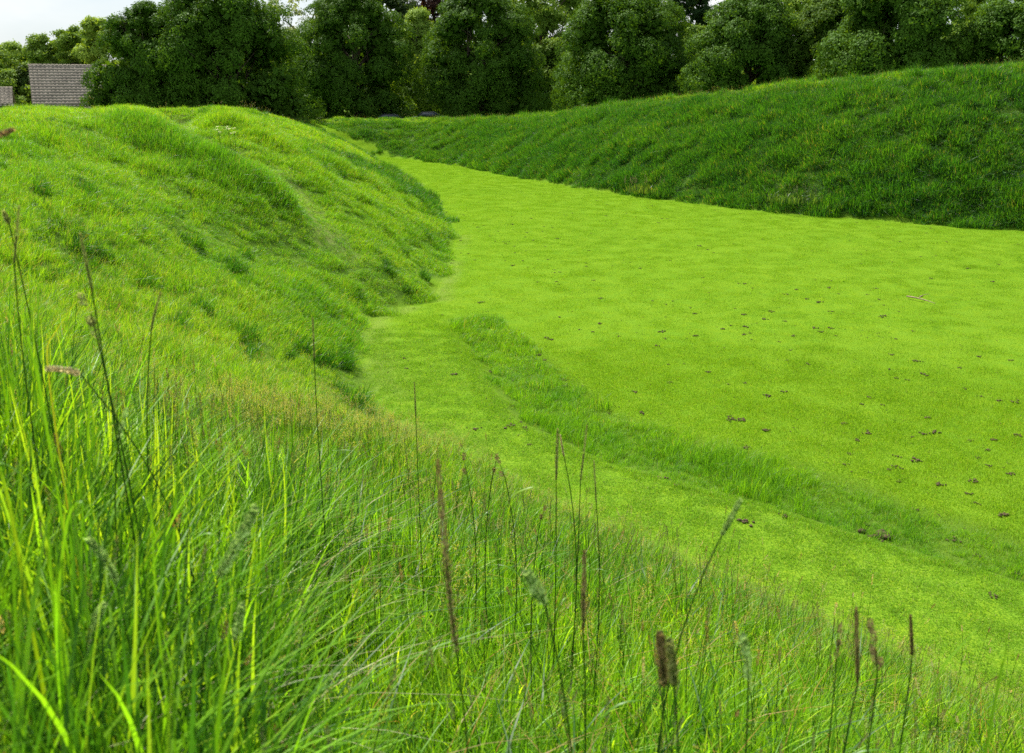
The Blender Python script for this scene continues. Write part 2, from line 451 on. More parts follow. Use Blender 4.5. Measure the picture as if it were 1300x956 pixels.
def scatter(name, protolist, x, y, scl, tint, label, cat='grass', tilt=.12, zs=None, align=.9, real=False):
    n = len(x); z = height(x, y); e_ = .12
    gxx = (base_height(x + e_, y)[0] - base_height(x - e_, y)[0]) / (2 * e_); gyy = (base_height(x, y + e_)[0] - base_height(x, y - e_)[0]) / (2 * e_)
    fz = (height(x + e_, y) - height(x - e_, y)) / (2 * e_); fy_ = (height(x, y + e_) - height(x, y - e_)) / (2 * e_)
    nx_ = -(.5 * gxx + .5 * fz) * align; ny_ = -(.5 * gyy + .5 * fy_) * align
    me = bpy.data.meshes.new(name); me.vertices.add(n)
    me.vertices.foreach_set('co', np.stack([x, y, z], 1).astype(np.float32).ravel())
    def att(nm, ty, arr, key='value'):
        a = me.attributes.new(nm, ty, 'POINT'); a.data.foreach_set(key, arr)
    nn = np.stack([nx_ + rng.normal(0, tilt, n), ny_ + rng.normal(0, tilt, n), np.ones(n)], 1); nn /= np.linalg.norm(nn, axis=1)[:, None]
    th = rng.uniform(0, 6.28, n); tx = np.stack([np.cos(th), np.sin(th), np.zeros(n)], 1)
    yy_ = np.cross(nn, tx); yy_ /= np.linalg.norm(yy_, axis=1)[:, None]; xx_ = np.cross(yy_, nn)
    e = np.stack([np.arctan2(yy_[:, 2], nn[:, 2]), np.arcsin(np.clip(-xx_[:, 2], -1, 1)), np.arctan2(xx_[:, 1], xx_[:, 0])], 1).astype(np.float32)
    s = np.stack([.5 + .5 * scl, .5 + .5 * scl, scl if zs is None else zs], 1).astype(np.float32)
    att('rot', 'FLOAT_VECTOR', e.ravel(), 'vector'); att('scl', 'FLOAT_VECTOR', s.ravel(), 'vector')
    att('tint', 'FLOAT', np.clip(tint, 0, 1).astype(np.float32))
    att('pick', 'INT', rng.integers(0, len(protolist), n).astype(np.int32))
    o = bpy.data.objects.new(name, me); col.objects.link(o); tag(o, label, cat, kind='stuff')
    c = bpy.data.collections.new(name + '_protos')
    for p in protolist: c.objects.link(p)
    ng = bpy.data.node_groups.new(name, 'GeometryNodeTree')
    ng.interface.new_socket('Geometry', in_out='INPUT', socket_type='NodeSocketGeometry')
    ng.interface.new_socket('Geometry', in_out='OUTPUT', socket_type='NodeSocketGeometry')
    gi = ng.nodes.new('NodeGroupInput'); go = ng.nodes.new('NodeGroupOutput')
    ip = ng.nodes.new('GeometryNodeInstanceOnPoints'); ci = ng.nodes.new('GeometryNodeCollectionInfo')
    ci.inputs['Collection'].default_value = c; ci.inputs['Separate Children'].default_value = True
    ci.inputs['Reset Children'].default_value = True
    def na(nm, dt):
        q = ng.nodes.new('GeometryNodeInputNamedAttribute'); q.data_type = dt; q.inputs['Name'].default_value = nm
        return q.outputs['Attribute']
    L = ng.links.new
    L(gi.outputs[0], ip.inputs['Points']); L(ci.outputs[0], ip.inputs['Instance'])
    ip.inputs['Pick Instance'].default_value = True
    L(na('pick', 'INT'), ip.inputs['Instance Index'])
    L(na('rot', 'FLOAT_VECTOR'), ip.inputs['Rotation']); L(na('scl', 'FLOAT_VECTOR'), ip.inputs['Scale'])
    if real:
        rz_ = ng.nodes.new('GeometryNodeRealizeInstances'); L(ip.outputs[0], rz_.inputs[0]); L(rz_.outputs[0], go.inputs[0])
    else: L(ip.outputs[0], go.inputs[0])
    md = o.modifiers.new('grass', 'NODES'); md.node_group = ng
    return o

def wedge(n_per, r0, r1, extra=7):
    """random ground points in the view wedge (with a margin) at even density"""
    h = math.atan(650 / F) + R(extra)
    area = h * (r1 * r1 - r0 * r0)
    n = int(area * n_per)
    a = rng.uniform(-h, h, n); r = np.sqrt(rng.uniform(r0 * r0, r1 * r1, n))
    return r * np.sin(a), r * np.cos(a) - .4, r

def strat(step, r0, r1, extra=5, jit=.42):
    h = math.atan(650 / F) + R(extra); m = r1 * math.sin(h)
    a, b = np.meshgrid(np.arange(-m, m, step), np.arange(0, r1, step))
    a = a.ravel() + (np.round(b.ravel() / step) % 2) * step * .5; b = b.ravel()
    a = a + rng.uniform(-jit, jit, a.shape) * step; b = b + rng.uniform(-jit, jit, b.shape) * step
    r = np.hypot(a, b); k = (r > r0) & (r < r1) & (np.abs(np.arctan2(a, b)) < h)
    return a[k], b[k], r[k]

def zone(x, y):
    _, d, w = base_height(x, y)
    dS = polydist(x, y, STRIP)[0] * np.where(inside(x, y, STRIP), -1, 1)
    tall = np.maximum(sstep(.0, .25, d + .9 * fbm(x, y, .8, 2, 31)), sstep(.12, -.12, dS + .35 * fbm(x, y, 1.1, 2, 33)))
    tr = polydist(x, y, TRAIL, False)[0]
    tall = tall * sstep(1.0, 1.9, polydist(x, y, TONGUE, False)[0] + .5 * fbm(x, y, .8, 2, 37))
    return d, w, dS, tall, tr

def heightscale(x, y, d, w, dS, tr):
    n1 = fbm(x, y, .45, 2, 41); n2 = fbm(x, y, 1.3, 2, 43)
    s = .72 + .55 * n1 + .95 * n2 + .6 * vnoise(x * 3.1, y * 3.1, 45)
    rd = polydist(x, y, RIDGE, False)[0]; r2 = polydist(x, y, RIDGE2, False)[0]
    s = s + 1.5 * np.exp(-(rd / .9) ** 2) + .5 * np.exp(-(r2 / .7) ** 2)
    s = s * (1 - .9 * np.exp(-(tr / .75) ** 2))
    farb = (y > 38) & (x > -8)
    s = np.where(farb, s * 1.25 + .3 * fbm(x, y, 2.2, 1, 47) + .1, s)
    return np.clip(s, .3, 2.6)

def tintf(x, y, d, w):
    t = .5 + .65 * fbm(x, y, .3, 3, 51) + .55 * fbm(x, y, 1.5, 2, 57) + rng.normal(0, .12, x.shape)
    rd = polydist(x, y, RIDGE, False)[0]
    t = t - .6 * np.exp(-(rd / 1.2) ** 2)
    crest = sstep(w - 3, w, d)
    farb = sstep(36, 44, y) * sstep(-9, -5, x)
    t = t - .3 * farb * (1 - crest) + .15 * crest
    return t

# --- foreground slope
x, y, r = wedge(160, .8, 6.6, 16)
d, w, dS, tall, tr = zone(x, y)
k = (rng.uniform(0, 1, len(x)) < tall * sstep(6.6, 5.2, r) * (.4 + .6 * sstep(.3, 3, d))); x, y, d, w, r, dS, tr = [q[k] for q in (x, y, d, w, r, dS, tr)]
edge = .25 + .75 * sstep(.3, 4.5, d)
s = (1.0 + .5 * fbm(x, y, 1.2, 2, 61)) * edge * (1 + .5 * sstep(.1, -1.2, x) * sstep(5, 2, y)) * (1 - .5 * sstep(2.0, .9, r))
scatter('tall_grass', NEAR, x, y, s, tintf(x, y, d, w) + .02, 'tall uncut grass with seed stems in the foreground', zs=s, align=.05, tilt=.08, real=True)
# --- loose seed heads standing among the near blades
SPK = []
for k in range(9):
    c1, c2 = [((.15, .12, .055), (.29, .24, .12)), ((.20, .30, .10), (.34, .44, .19)), ((.40, .36, .24), (.55, .5, .36))][k % 3]
    parts = [blades(5, .04, .3, .5, .007, 7, .5, GPN)]
    h_ = rng.uniform(.5, .78); P = spike(h_, rng.uniform(.05, .22), rng.uniform(.04, .09), rng.uniform(.0035, .006), c1, c2); parts.append(P)
    SPK.append(proto('sp', parts, M_near))
x, y, r = wedge(9, 1.6, 7.5, 4); d, w, dS, tall, tr = zone(x, y); k = (d > 1.5) & (rng.uniform(0, 1, len(x)) < .75); x, y, r = x[k], y[k], r[k]
s = rng.uniform(.75, 1.1, len(x)) * (1 + .2 * sstep(0, -1.5, x))
scatter('seeding_grass', SPK, x, y, s, rng.uniform(.2, .9, len(x)), 'scattered small brown and green seed heads among the near grass', zs=s, align=.1, tilt=.14, real=True)
# --- the dense tall clump at the left
CL = []
for k in range(5):
    parts = [blades(14, .07, .42, .92, .0115, 10, .34, GPN, lean=.08), blades(11, .06, .4, .9, .006, 7, .3, GPD, lean=.08), blades(2, .05, .3, .6, .004, 7, .8, [((.38, .35, .24), 1)], lean=.15)]
    CL.append(proto('c', parts, M_near))
n = 1600; x = rng.uniform(-2.7, -.42, n); y = rng.uniform(.95, 4.2, n)
k = rng.uniform(0, 1, n) < sstep(-.26, -.56, (x + .04) / (y * .55 + .45)) * (.35 + .65 * sstep(4.2, 2.4, y)); x, y = x[k], y[k]
d, w, dS, tall, tr = zone(x, y)
s = 1.10 + .35 * fbm(x, y, 2.0, 2, 91) + rng.normal(0, .08, len(x)) + .32 * sstep(-.42, -.62, x / y)
scatter('tall_grass', CL, x, y, s, tintf(x, y, d, w), 'dense clump of tall broad-bladed grass at the left edge of the foreground', zs=s, align=.1, tilt=.07, real=True)
# --- mid slope and strip
x, y, r = wedge(46, 4.6, 24, 7)
d, w, dS, tall, tr = zone(x, y)
pr = tall * sstep(4.6, 6.2, r) * sstep(24, 18, r) * (.45 + .55 * sstep(.2, 2.5, d + .8 * fbm(x, y, 1.1, 2, 19)))
k = rng.uniform(0, 1, len(x)) < pr; x, y, d, w, r, dS, tr = [q[k] for q in (x, y, d, w, r, dS, tr)]
instrip = (d < 0)
s = np.where(instrip, .82 + .8 * fbm(x, y, .9, 2, 71), (.98 + .5 * fbm(x, y, .9, 2, 72)) * (.3 + .7 * sstep(0, 3.5, d)))
s = np.clip(s, .25, 1.8)
onstrip = instrip
scatter('rough_grass', MID, x[~onstrip], y[~onstrip], s[~onstrip], tintf(x, y, d, w)[~onstrip], 'rough grass on the near bank below the tall stems', align=.5, tilt=.16, real=True)
x, y, r = strat(.15, 8, 34, 6, .5); d, w, dS, tall, tr = zone(x, y)
onstrip = (d < 0) & (rng.uniform(0, 1, len(x)) < sstep(.35, -.35, dS + .1)) & (dS < .1 + .7 * fbm(x, y, 1.4, 2, 33)); s = np.clip(.62 + .8 * fbm(x, y, .8, 2, 71) + .5 * vnoise(x * 3, y * 3, 73), .2, 1.3) * (1 - .35 * sstep(-.2, .1, dS))
STR = [proto('st', [blades(58, .14, .16, .48, .006, 4, .4, GPS)], M_near) for k in range(5)]
scatter('grass_strip', STR, x[onstrip], y[onstrip], s[onstrip], (.55 + .8 * fbm(x, y, .9, 2, 75))[onstrip], 'unmown strip of longer grass between path and lawn', real=True)
# pale flowering grass on the slope below the camera
PAN = []
for k in range(4):
    parts = []
    for _ in range(6):
        P = panicle(rng.uniform(.36, .56), .2, (.50, .50, .36)); parts.append((P[0] + np.array([*rng.uniform(-.16, .16, 2), 0]), P[1], P[2]))
    PAN.append(proto('pn', parts, M_grass))
pc = hit(400, 570, height); n = 170
x = pc[0] + rng.normal(0, .7, n); y = pc[1] + rng.normal(0, .8, n); x = np.concatenate([x, rng.uniform(-3, 5, 160)]); y = np.concatenate([y, rng.uniform(3, 9, 160)])
d, w, dS, tall, tr = zone(x, y); k = d > 1.2
scatter('flowering_grass', PAN, x[k], y[k], rng.uniform(.8, 1.15, k.sum()), rng.uniform(.3, 1, k.sum()), 'haze of pale pinkish flowering grass heads low on the near slope', align=.2)
# --- left bank, right bank
x, y, r = strat(.26, 16, 50, 6, .5)
d, w, dS, tall, tr = zone(x, y)
k = (rng.uniform(0, 1, len(x)) < tall * sstep(16, 22, r) * sstep(50, 42, r)) & (d < w + 7)
x, y, d, w, r, dS, tr = [q[k] for q in (x, y, d, w, r, dS, tr)]
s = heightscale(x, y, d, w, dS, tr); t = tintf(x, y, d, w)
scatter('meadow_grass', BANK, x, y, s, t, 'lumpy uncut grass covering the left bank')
x, y, r = strat(.34, 40, 108, 5, .5)
d, w, dS, tall, tr = zone(x, y)
k = (rng.uniform(0, 1, len(x)) < tall * sstep(40, 48, r)) & (d < w + 7)
x, y, d, w, r, dS, tr = [q[k] for q in (x, y, d, w, r, dS, tr)]
s = heightscale(x, y, d, w, dS, tr) * 1.1; t = tintf(x, y, d, w)
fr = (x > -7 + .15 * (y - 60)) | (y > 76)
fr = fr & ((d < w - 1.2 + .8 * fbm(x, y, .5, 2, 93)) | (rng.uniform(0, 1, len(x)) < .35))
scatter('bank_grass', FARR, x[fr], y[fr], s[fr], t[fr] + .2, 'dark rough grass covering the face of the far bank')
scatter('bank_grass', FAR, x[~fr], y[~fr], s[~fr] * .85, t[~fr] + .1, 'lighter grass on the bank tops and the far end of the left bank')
x, y, r = wedge(1.5, 9, 100, 4); d, w, dS, tall, tr = zone(x, y)
cl = fbm(x, y, .35, 2, 95) + .6 * fbm(x, y, 1.2, 2, 96)
rgt = (x > -5) & (y > 36)
k = (d > .4) & (d < w + 1) & (tr > .9) & (rng.uniform(0, 1, len(x)) < np.where(rgt, .75 * sstep(-.25, .3, cl), .8 * sstep(-.05, .4, cl))) & (r > np.where(rgt, 9, 13))
sz = (.45 + .9 * rng.uniform(0, 1, len(x)) ** 2) * np.where(rgt, 1.0 + .9 * sstep(.1, .5, cl), 1.0)
scatter('tussock_grass', TUS, x[k], y[k], sz[k], rng.uniform(0, 1, k.sum()), 'darker tussocks of coarse grass dotted over both banks', zs=(sz * .95)[k])
wx, wy, wr = strat(.42, 8, 30, 5, .5); _, wd, _, _, _ = zone(wx, wy)
wk = (wd < -.2) & (polydist(wx, wy, STRIP)[0] * np.where(inside(wx, wy, STRIP), -1, 1) < -.05) & (rng.uniform(0, 1, len(wx)) < .55)
WSP = [proto('w', [blades(5, .16, .42, .8, .0045, 5, .25, GPS), panicle(rng.uniform(.5, .75), .1, (.4, .42, .25))], M_grass) for k in range(4)]
scatter('seeding_grass', WSP, wx[wk], wy[wk], rng.uniform(.6, 1.1, wk.sum()), rng.uniform(.2, .9, wk.sum()), 'thin upright stems rising from the longer grass strip', align=.2, tilt=.08)
# seed stems along the far crest
x, y, r = wedge(2.0, 34, 100, 3)
d, w, dS, tall, tr = zone(x, y)
k = (d > w - 2.5) & (d < w + 2) & (rng.uniform(0, 1, len(x)) < .25 + fbm(x, y, .2, 2, 77))
scatter('seeding_grass', STEM, x[k], y[k], np.full(k.sum(), .9), np.full(k.sum(), .6), 'thin seeding grass stems along the bank tops')
# --- mown lawn and path
x, y, r = strat(.30, 5, 24, 5)
d, w, dS, tall, tr = zone(x, y)
k = (d < .6) & (rng.uniform(0, 1, len(x)) < sstep(24, 20, r)) & ((tall < .9) | (dS < 0))
dn = d[k]; xs, ys = x[k], y[k]
onpath = inside(xs, ys, PATHP)
s = .8 + .35 * fbm(xs, ys, 1.6, 2, 81)
tl = .62 + .22 * fbm(xs, ys, .5, 2, 83) + .15 * fbm(xs, ys, 2.5, 1, 84)
scatter('mown_grass', LWN, xs[onpath], ys[onpath], np.clip(s[onpath], .5, 1.8), tl[onpath] - .1, 'short mown grass on the path', tilt=.05)
x2, y2, r = strat(.50, 9, 92, 4)
d, w, dS, tall, tr = zone(x2, y2)
k = ((d < .35) | (polydist(x2, y2, TONGUE, False)[0] < 1.5)) & (dS > -.2) & ((rng.uniform(0, 1, len(x2)) < sstep(16, 24, r)) | ~inside(x2, y2, PATHP))
xs2, ys2 = x2[k], y2[k]
xx = np.concatenate([xs2, xs[~onpath]]); yy = np.concatenate([ys2, ys[~onpath]])
s = .9 + .2 * fbm(xx, yy, 1.2, 2, 85)
tl = .5 + .55 * fbm(xx, yy, .22, 3, 86) + .25 * fbm(xx * .3, yy, 2.0, 2, 87)
scatter('lawn_grass', LWF, xx, yy, np.clip(s, .5, 1.6), tl, 'bright short mown grass of the arena lawn', tilt=.04)

# ------------------------------------------------------------------ soil clods on the lawn
M_soil = simple('soil', (.075, .05, .028), .95, .5, 30, bump=.5)
def clods():
    cl = [onplane(u, v, 0)[:2] for u, v in [(935, 252), (760, 340), (950, 400), (690, 405), (930, 490), (1160, 560), (1240, 650), (1140, 660),
          (765, 500), (660, 345), (830, 530), (1050, 420), (1000, 380), (1190, 470), (880, 440), (640, 300), (700, 470), (1280, 660), (1100, 560)]]
    P = []
    for c in cl:
        n = rng.integers(5, 13); P += [(c[0] + rng.normal(0, 1.3), c[1] + rng.normal(0, 2.0), rng.uniform(.02, .07)) for _ in range(n)]
    n = 800
    a = rng.uniform(-.5, .58, n); r = 11 + 45 * rng.uniform(0, 1, n) ** .8
    P += [(q * math.sin(b), q * math.cos(b), abs(rng.normal(.014, .018)) + .01) for q, b in zip(r, a)]
    n = 4200
    a = rng.uniform(-.5, .58, n); r = 12 + 50 * rng.uniform(0, 1, n) ** .8; kk = rng.uniform(0, 1, n) < .6 + .6 * fbm(r * np.sin(a), r * np.cos(a), .25, 2, 101)
    P += [(q * math.sin(b), q * math.cos(b), rng.uniform(.008, .028)) for q, b in zip(r[kk], a[kk])]
    P += [(*onplane(1119, 674, .1)[:2], .16), (*(onplane(1126, 672, .1)[:2]), .12), (*onplane(1112, 677, .1)[:2], .09)]
    P += [(*onplane(650, 545, .3)[:2], .07), (*onplane(668, 548, .3)[:2], .06), (*onplane(605, 550, .3)[:2], .05), (*onplane(577, 478, .3)[:2], .06)]
    P = np.array(P)
    _, d, _ = base_height(P[:, 0], P[:, 1])
    P = P[d < -.2]; z = height(P[:, 0], P[:, 1])
    parts = []
    for (px, py, rr), pz in zip(P, z):
        m = 3 if rr < .03 else 8
        R0 = rr; rr = rr * .42
        for _ in range(m):
            n_, s_ = 3, 5; V = []
            ex, ey, ez = rr * rng.uniform(.6, 1.4), rr * rng.uniform(.6, 1.4), rr * rng.uniform(.25, .6)
            ox, oy = rng.normal(0, R0 * .75, 2)
            for a_ in range(n_ + 1):
                th = math.pi * a_ / n_
                for b_ in range(s_):
                    ph = 2 * math.pi * b_ / s_; j = rng.uniform(.75, 1.25) if 0 < a_ < n_ else 1
                    V.append((px + ox + ex * j * math.sin(th) * math.cos(ph), py + oy + ey * j * math.sin(th) * math.sin(ph), pz + .012 + ez * .45 + ez * j * math.cos(th)))
            Qs = [(a_ * s_ + b_, a_ * s_ + (b_ + 1) % s_, (a_ + 1) * s_ + (b_ + 1) % s_, (a_ + 1) * s_ + b_) for a_ in range(n_) for b_ in range(s_)]
            parts.append((np.array(V), np.array(Qs), np.zeros((len(V), 3))))
    V, Q_, _ = join(parts)
    o = bpy.data.objects.new('soil_clods', mesh_from('soil_clods', V, Q_, None, [M_soil])); col.objects.link(o)
    tag(o, 'small dark clods of soil and leaf litter scattered over the lawn', 'soil clods', kind='stuff')
clods()

def part(name, data, mat, parent, smooth=False):
    V, Q_, C = data if isinstance(data, tuple) else join(data)
    o = bpy.data.objects.new(name, mesh_from(name, V, Q_, C, [mat], smooth)); col.objects.link(o)
    o.parent = parent
    return o

# fallen stick on the lawn
p0 = onplane(1151, 377, .05); p1 = onplane(1187, 386, .05)
p0[2] = height(p0[:1], p0[1:2])[0] + .07; p1[2] = height(p1[:1], p1[1:2])[0] + .07
M_stick = simple('dead_wood', (.30, .22, .14), .8, .4, 12)
mid_ = (p0 + p1) / 2 + np.array([0, .1, .05])
st = tube(bez(p0, mid_, p1, 8), np.array([.022, .026, .024, .02, .018, .015, .012, .008]), 6)
tw = tube(bez(mid_, mid_ + (.15, .2, .06), mid_ + (.45, .3, .04), 5), np.linspace(.014, .006, 5), 5)
V, Q_, C = join([st, tw]); o = bpy.data.objects.new('fallen_stick', mesh_from('fallen_stick', V, Q_, C, [M_stick], True)); col.objects.link(o)
tag(o, 'thin pale fallen stick lying on the open lawn', 'stick')

# ------------------------------------------------------------------ prominent stalks in the foreground
def gz(x, y): return float(height(np.array([x]), np.array([y]))[0])
BROWN = ((.15, .12, .055), (.29, .25, .12)); GREENH = ((.24, .40, .13), (.40, .55, .24)); PALE = ((.45, .4, .28), (.6, .56, .42)); OLIVE = ((.18, .22, .07), (.32, .36, .15))
def stalk(label, u0, v0, u1, v1, Y, rad, colrs, lean=(.03, .05), lumps=False, leaf=1, name='seed_head_grass', cat='grass stalk', bow=0, group='seed head stalks in the foreground'):
    tip = at(u0, v0, Y); bot = at(u1, v1, Y + .02)
    bx_, by_ = bot[0] + lean[0], bot[1] + lean[1]
    base = np.array([bx_, by_, gz(bx_, by_) - .01])
    root = empty(name, base, label=label, cat=cat, group=group)
    L = lambda p: np.asarray(p) - base
    ax = bez(L(bot), (L(bot) + L(tip)) / 2 + np.array([bow, 0, abs(bow) * .6]), L(tip), 9)
    dr = ax[0] - ax[1]; dr /= np.linalg.norm(dr)
    hgt = ax[0][2]; rad = rad * .8
    dr = dr + rng.normal(0, .10, 3); c = ax[0] + dr * hgt * .45
    stem = bez((0, 0, 0), (c[0] * .6, c[1] * .6, hgt * .55), ax[0], 14)
    part('stem', tube(np.concatenate([stem, ax[1:5]]), np.linspace(.0026, .0012, 18), 6, (.06, .13, .03)), M_seed, root, True)
    ln = np.linalg.norm(ax[-1] - ax[0])
    if lumps:
        sp = []; nl = lumps
        for k in range(nl):
            t = k / nl; p = ax[min(8, int(t * 8))]; q = ax[min(8, int(t * 8) + 2)]
            off = rng.normal(0, rad * .5, 3); sd = rng.normal(0, 1, 3) * rad * .9
            sp.append(spikelets(np.array([p + off * .3, (p + q) / 2 + off + sd * .4, q + off + sd * .6]), rad * .8, 60, rad * 1.1, rad * .24, colrs[0], .5, colr2=colrs[1]))
        part('seed_head', sp, M_seed, root)
    else:
        n = int(np.clip(ln / rad * 26, 150, 800))
        rp = rad * rng.uniform(.45, 1.0, 12)
        part('seed_head', spikelets(ax, rp, n, rad * 1.5, rad * .26, colrs[0], .55, colr2=colrs[1]), M_seed, root)
    for k in range(leaf):
        i = rng.integers(3, 9); p = stem[i]; a = rng.uniform(-1.2, 1.2) + (0 if rng.uniform() < .5 else math.pi)
        Ls = rng.uniform(.18, .32); dv = np.array([math.cos(a), math.sin(a) * .6, 0])
        e = p + dv * Ls * .6 + np.array([0, 0, Ls * .45])
        pts = bez(p, p + dv * Ls * .12 + np.array([0, 0, Ls * .6]), e, 9)
        part('leaf_blade', ribbon(pts, .0085), M_seed_leaf, root)
    return root

def ribbon(pts, w, colr=(.10, .24, .02), tipc=None, fold=.35):
    n = len(pts); V = []
    for k in range(n):
        t = k / (n - 1); tg = pts[min(k + 1, n - 1)] - pts[max(k - 1, 0)]
        s = np.cross(tg, (0, 0, 1.0)) + np.array([1e-5, 0, 0]); s /= np.linalg.norm(s); up = np.cross(s, tg); up /= np.linalg.norm(up)
        hw = w * .5 * ((1 - t ** 2.5) * (.6 + .4 * min(1, 5 * t)) + .03)
        V += [pts[k] - s * hw + up * hw * fold, pts[k], pts[k] + s * hw + up * hw * fold]
    Qs = []
    for k in range(n - 1):
        b = 3 * k; Qs += [(b, b + 1, b + 4, b + 3), (b + 1, b + 2, b + 5, b + 4)]
    C = np.tile(np.array(colr, float), (3 * n, 1))
    if tipc is not None: C[-9:] = tipc
    return np.array(V), np.array(Qs), C
M_seed_leaf = leaf_mat('stalk_leaf', .5, .38, (.9, .95, .9), (1.15, 1.1, .9), (1.9, 1.75, .35), .4, inst=False)

stalk('long thick brown seed spike, blurred, standing nearest the middle of the foreground', 556, 585, 580, 830, 1.35, .0062, BROWN, (.02, .05), bow=-.006)
stalk('slender brown spike leaning left, tallest stalk above the left meadow', 102, 297, 117, 370, 1.75, .0035, OLIVE, (.03, .05))
stalk('lumpy dark cocksfoot head just below the slender brown spike on the left', 106, 362, 124, 432, 1.7, .009, OLIVE, (.03, .04), lumps=3)
stalk('very tall green stem with a fine tip at the left edge', 24, 262, 18, 335, 1.9, .0032, OLIVE, (0, .05))
stalk('small drooping dark head at the left edge of the tall grass', 4, 268, 12, 285, 2.0, .006, OLIVE, (0, .05), name='seed_head_grass', leaf=0)
stalk('straight dark stem rising alone against the mown path', 526, 486, 528, 530, 3.4, .004, OLIVE, (.0, .1), leaf=1)
stalk('short chocolate brown foxtail head beside the bare path edge', 586, 569, 593, 602, 3.3, .010, BROWN, (0, .05), lumps=2)
stalk('left of two crossed brown foxtail heads', 634, 570, 626, 600, 3.1, .008, BROWN, (0, .05), lumps=2)
stalk('right of two crossed brown foxtail heads', 628, 572, 641, 606, 3.15, .008, BROWN, (0, .05), lumps=2)
stalk('upright dark green spike rising in front of the grass strip', 708, 545, 706, 610, 3.0, .006, OLIVE, (0, .06))
stalk('pale straw coloured drooping head next to an upright dark spike', 711, 552, 716, 580, 3.1, .004, PALE, (.02, .06), leaf=0)
stalk('thin spike on the right, leaning toward the lawn, in front of the strip', 745, 540, 737, 610, 3.0, .0045, OLIVE, (-.02, .06))
stalk('thin dark spike standing at the foot of the grass strip', 754, 585, 757, 640, 2.8, .0035, OLIVE, (.0, .06))
stalk('fat furry green head leaning right, low in the left foreground', 322, 648, 276, 735, 1.35, .010, GREENH, (-.05, .04), bow=.01)
stalk('drooping furry green head hanging left among broad blades', 112, 684, 148, 742, 1.4, .008, GREENH, (.03, .04), bow=.012)
stalk('pale woolly grass head bent flat over the left grass', 62, 468, 103, 476, 1.7, .0075, PALE, (.04, .05), bow=.01)
stalk('soft green head nearly horizontal in the left meadow grass', 160, 515, 150, 560, 1.8, .007, GREENH, (.02, .05), lumps=3)
stalk('small fuzzy green head close to the bottom on the left', 130, 770, 118, 800, 1.3, .008, GREENH, (.0, .05))
stalk('short green fuzzy head low beside the fat furry one', 306, 770, 300, 815, 1.4, .009, GREENH, (.0, .05))
stalk('light green head tip leaning right over the mown path', 940, 635, 916, 680, 1.5, .006, GREENH, (-.04, .04))
stalk('plump blurred green head leaning left in the middle foreground', 670, 728, 692, 768, 1.3, .011, GREENH, (.03, .04))
stalk('thick dark brown head at the bottom, left one of a close pair', 838, 806, 843, 872, 1.15, .008, BROWN, (0, .04), leaf=0)
stalk('stout green head at the bottom, right one of a close pair', 850, 816, 856, 872, 1.2, .009, OLIVE, (.01, .04), leaf=0)
stalk('knobbly dark brown head in the lower right corner, most curved of three', 1107, 788, 1114, 852, 1.5, .0075, BROWN, (0, .04), lumps=5)
stalk('straight reddish brown spike between two knobbly heads on the lower right', 1087, 772, 1089, 868, 1.4, .0045, BROWN, (0, .04))
stalk('thin knobbly dark head left of the straight brown spike', 1070, 786, 1062, 835, 1.6, .006, BROWN, (0, .04), lumps=3)
stalk('thin brown spike standing alone near the lower right corner', 1156, 782, 1158, 832, 1.7, .0045, BROWN, (0, .05))
stalk('grey green lumpy head low on the right beside a bright blade', 946, 800, 950, 862, 1.35, .009, GREENH, (0, .04), lumps=4)
stalk('brown spike half hidden in green blades right of the long spike', 742, 700, 740, 800, 1.6, .005, BROWN, (0, .05))
stalk('dark twisted head leaning right among the middle blades', 696, 636, 686, 660, 2.6, .007, BROWN, (0, .05), lumps=2)
stalk('thin olive spike against the meadow slope on the left', 204, 372, 192, 420, 2.2, .0035, OLIVE, (-.04, .05), bow=-.004)
stalk('slim dark stem at the lower edge of the sunny slope', 397, 404, 399, 455, 2.9, .004, OLIVE, (.0, .05))

# broad bright blades that stand out
def blade(label, pts, Y, w, colr=(.13, .30, .02), tipc=None, dY=0):
    P = [at(u, v, Y + dY * k / (len(pts) - 1)) for k, (u, v) in enumerate(pts)]
    b = np.array([P[0][0], P[0][1], gz(P[0][0], P[0][1])])
    root_pt = b
    allp = [b] + P if P[0][2] > b[2] + .02 else P
    allp = np.array(allp) - b
    # resample smoothly
    t = np.linspace(0, len(allp) - 1, 22); i = np.arange(len(allp))
    pts3 = np.stack([np.interp(t, i, allp[:, c]) for c in range(3)], 1)
    for _ in range(3): pts3[1:-1] = (pts3[:-2] + 2 * pts3[1:-1] + pts3[2:]) / 4
    V, Q_, C = ribbon(pts3, w, colr, tipc)
    o = bpy.data.objects.new('grass_blade', mesh_from('grass_blade', V, Q_, C, [M_seed_leaf])); col.objects.link(o)
    o.location = b; tag(o, label, 'grass blade', 'broad grass blades in the foreground')
blade('bright broad blade arching over to the right in the left foreground', [(70, 800), (82, 690), (90, 645), (104, 634), (112, 655)], 1.3, .012)
blade('broad yellow green blade leaning left at the left edge', [(20, 690), (12, 650), (4, 610), (-4, 590)], 1.3, .010, (.2, .32, .02))
blade('tall bright upright blade left of the lumpy cocksfoot head', [(50, 490), (34, 430), (30, 395), (27, 375)], 1.6, .010, (.15, .34, .02))
blade('narrow upright blade with a yellow tip, above the left tangle', [(40, 420), (38, 330), (36, 232)], 1.8, .006, (.14, .30, .02))
blade('broad blade folded over in a loop in the middle left foreground', [(222, 735), (232, 700), (250, 680), (270, 676), (283, 690)], 1.5, .009, (.15, .33, .02))
blade('long bright blade standing upright low in the left foreground', [(205, 830), (198, 740), (193, 650), (184, 580)], 1.25, .010)
blade('wide soft blade standing on the right, tip touching the mown path', [(1068, 850), (1050, 800), (1020, 735)], 1.25, .009, (.09, .24, .02))
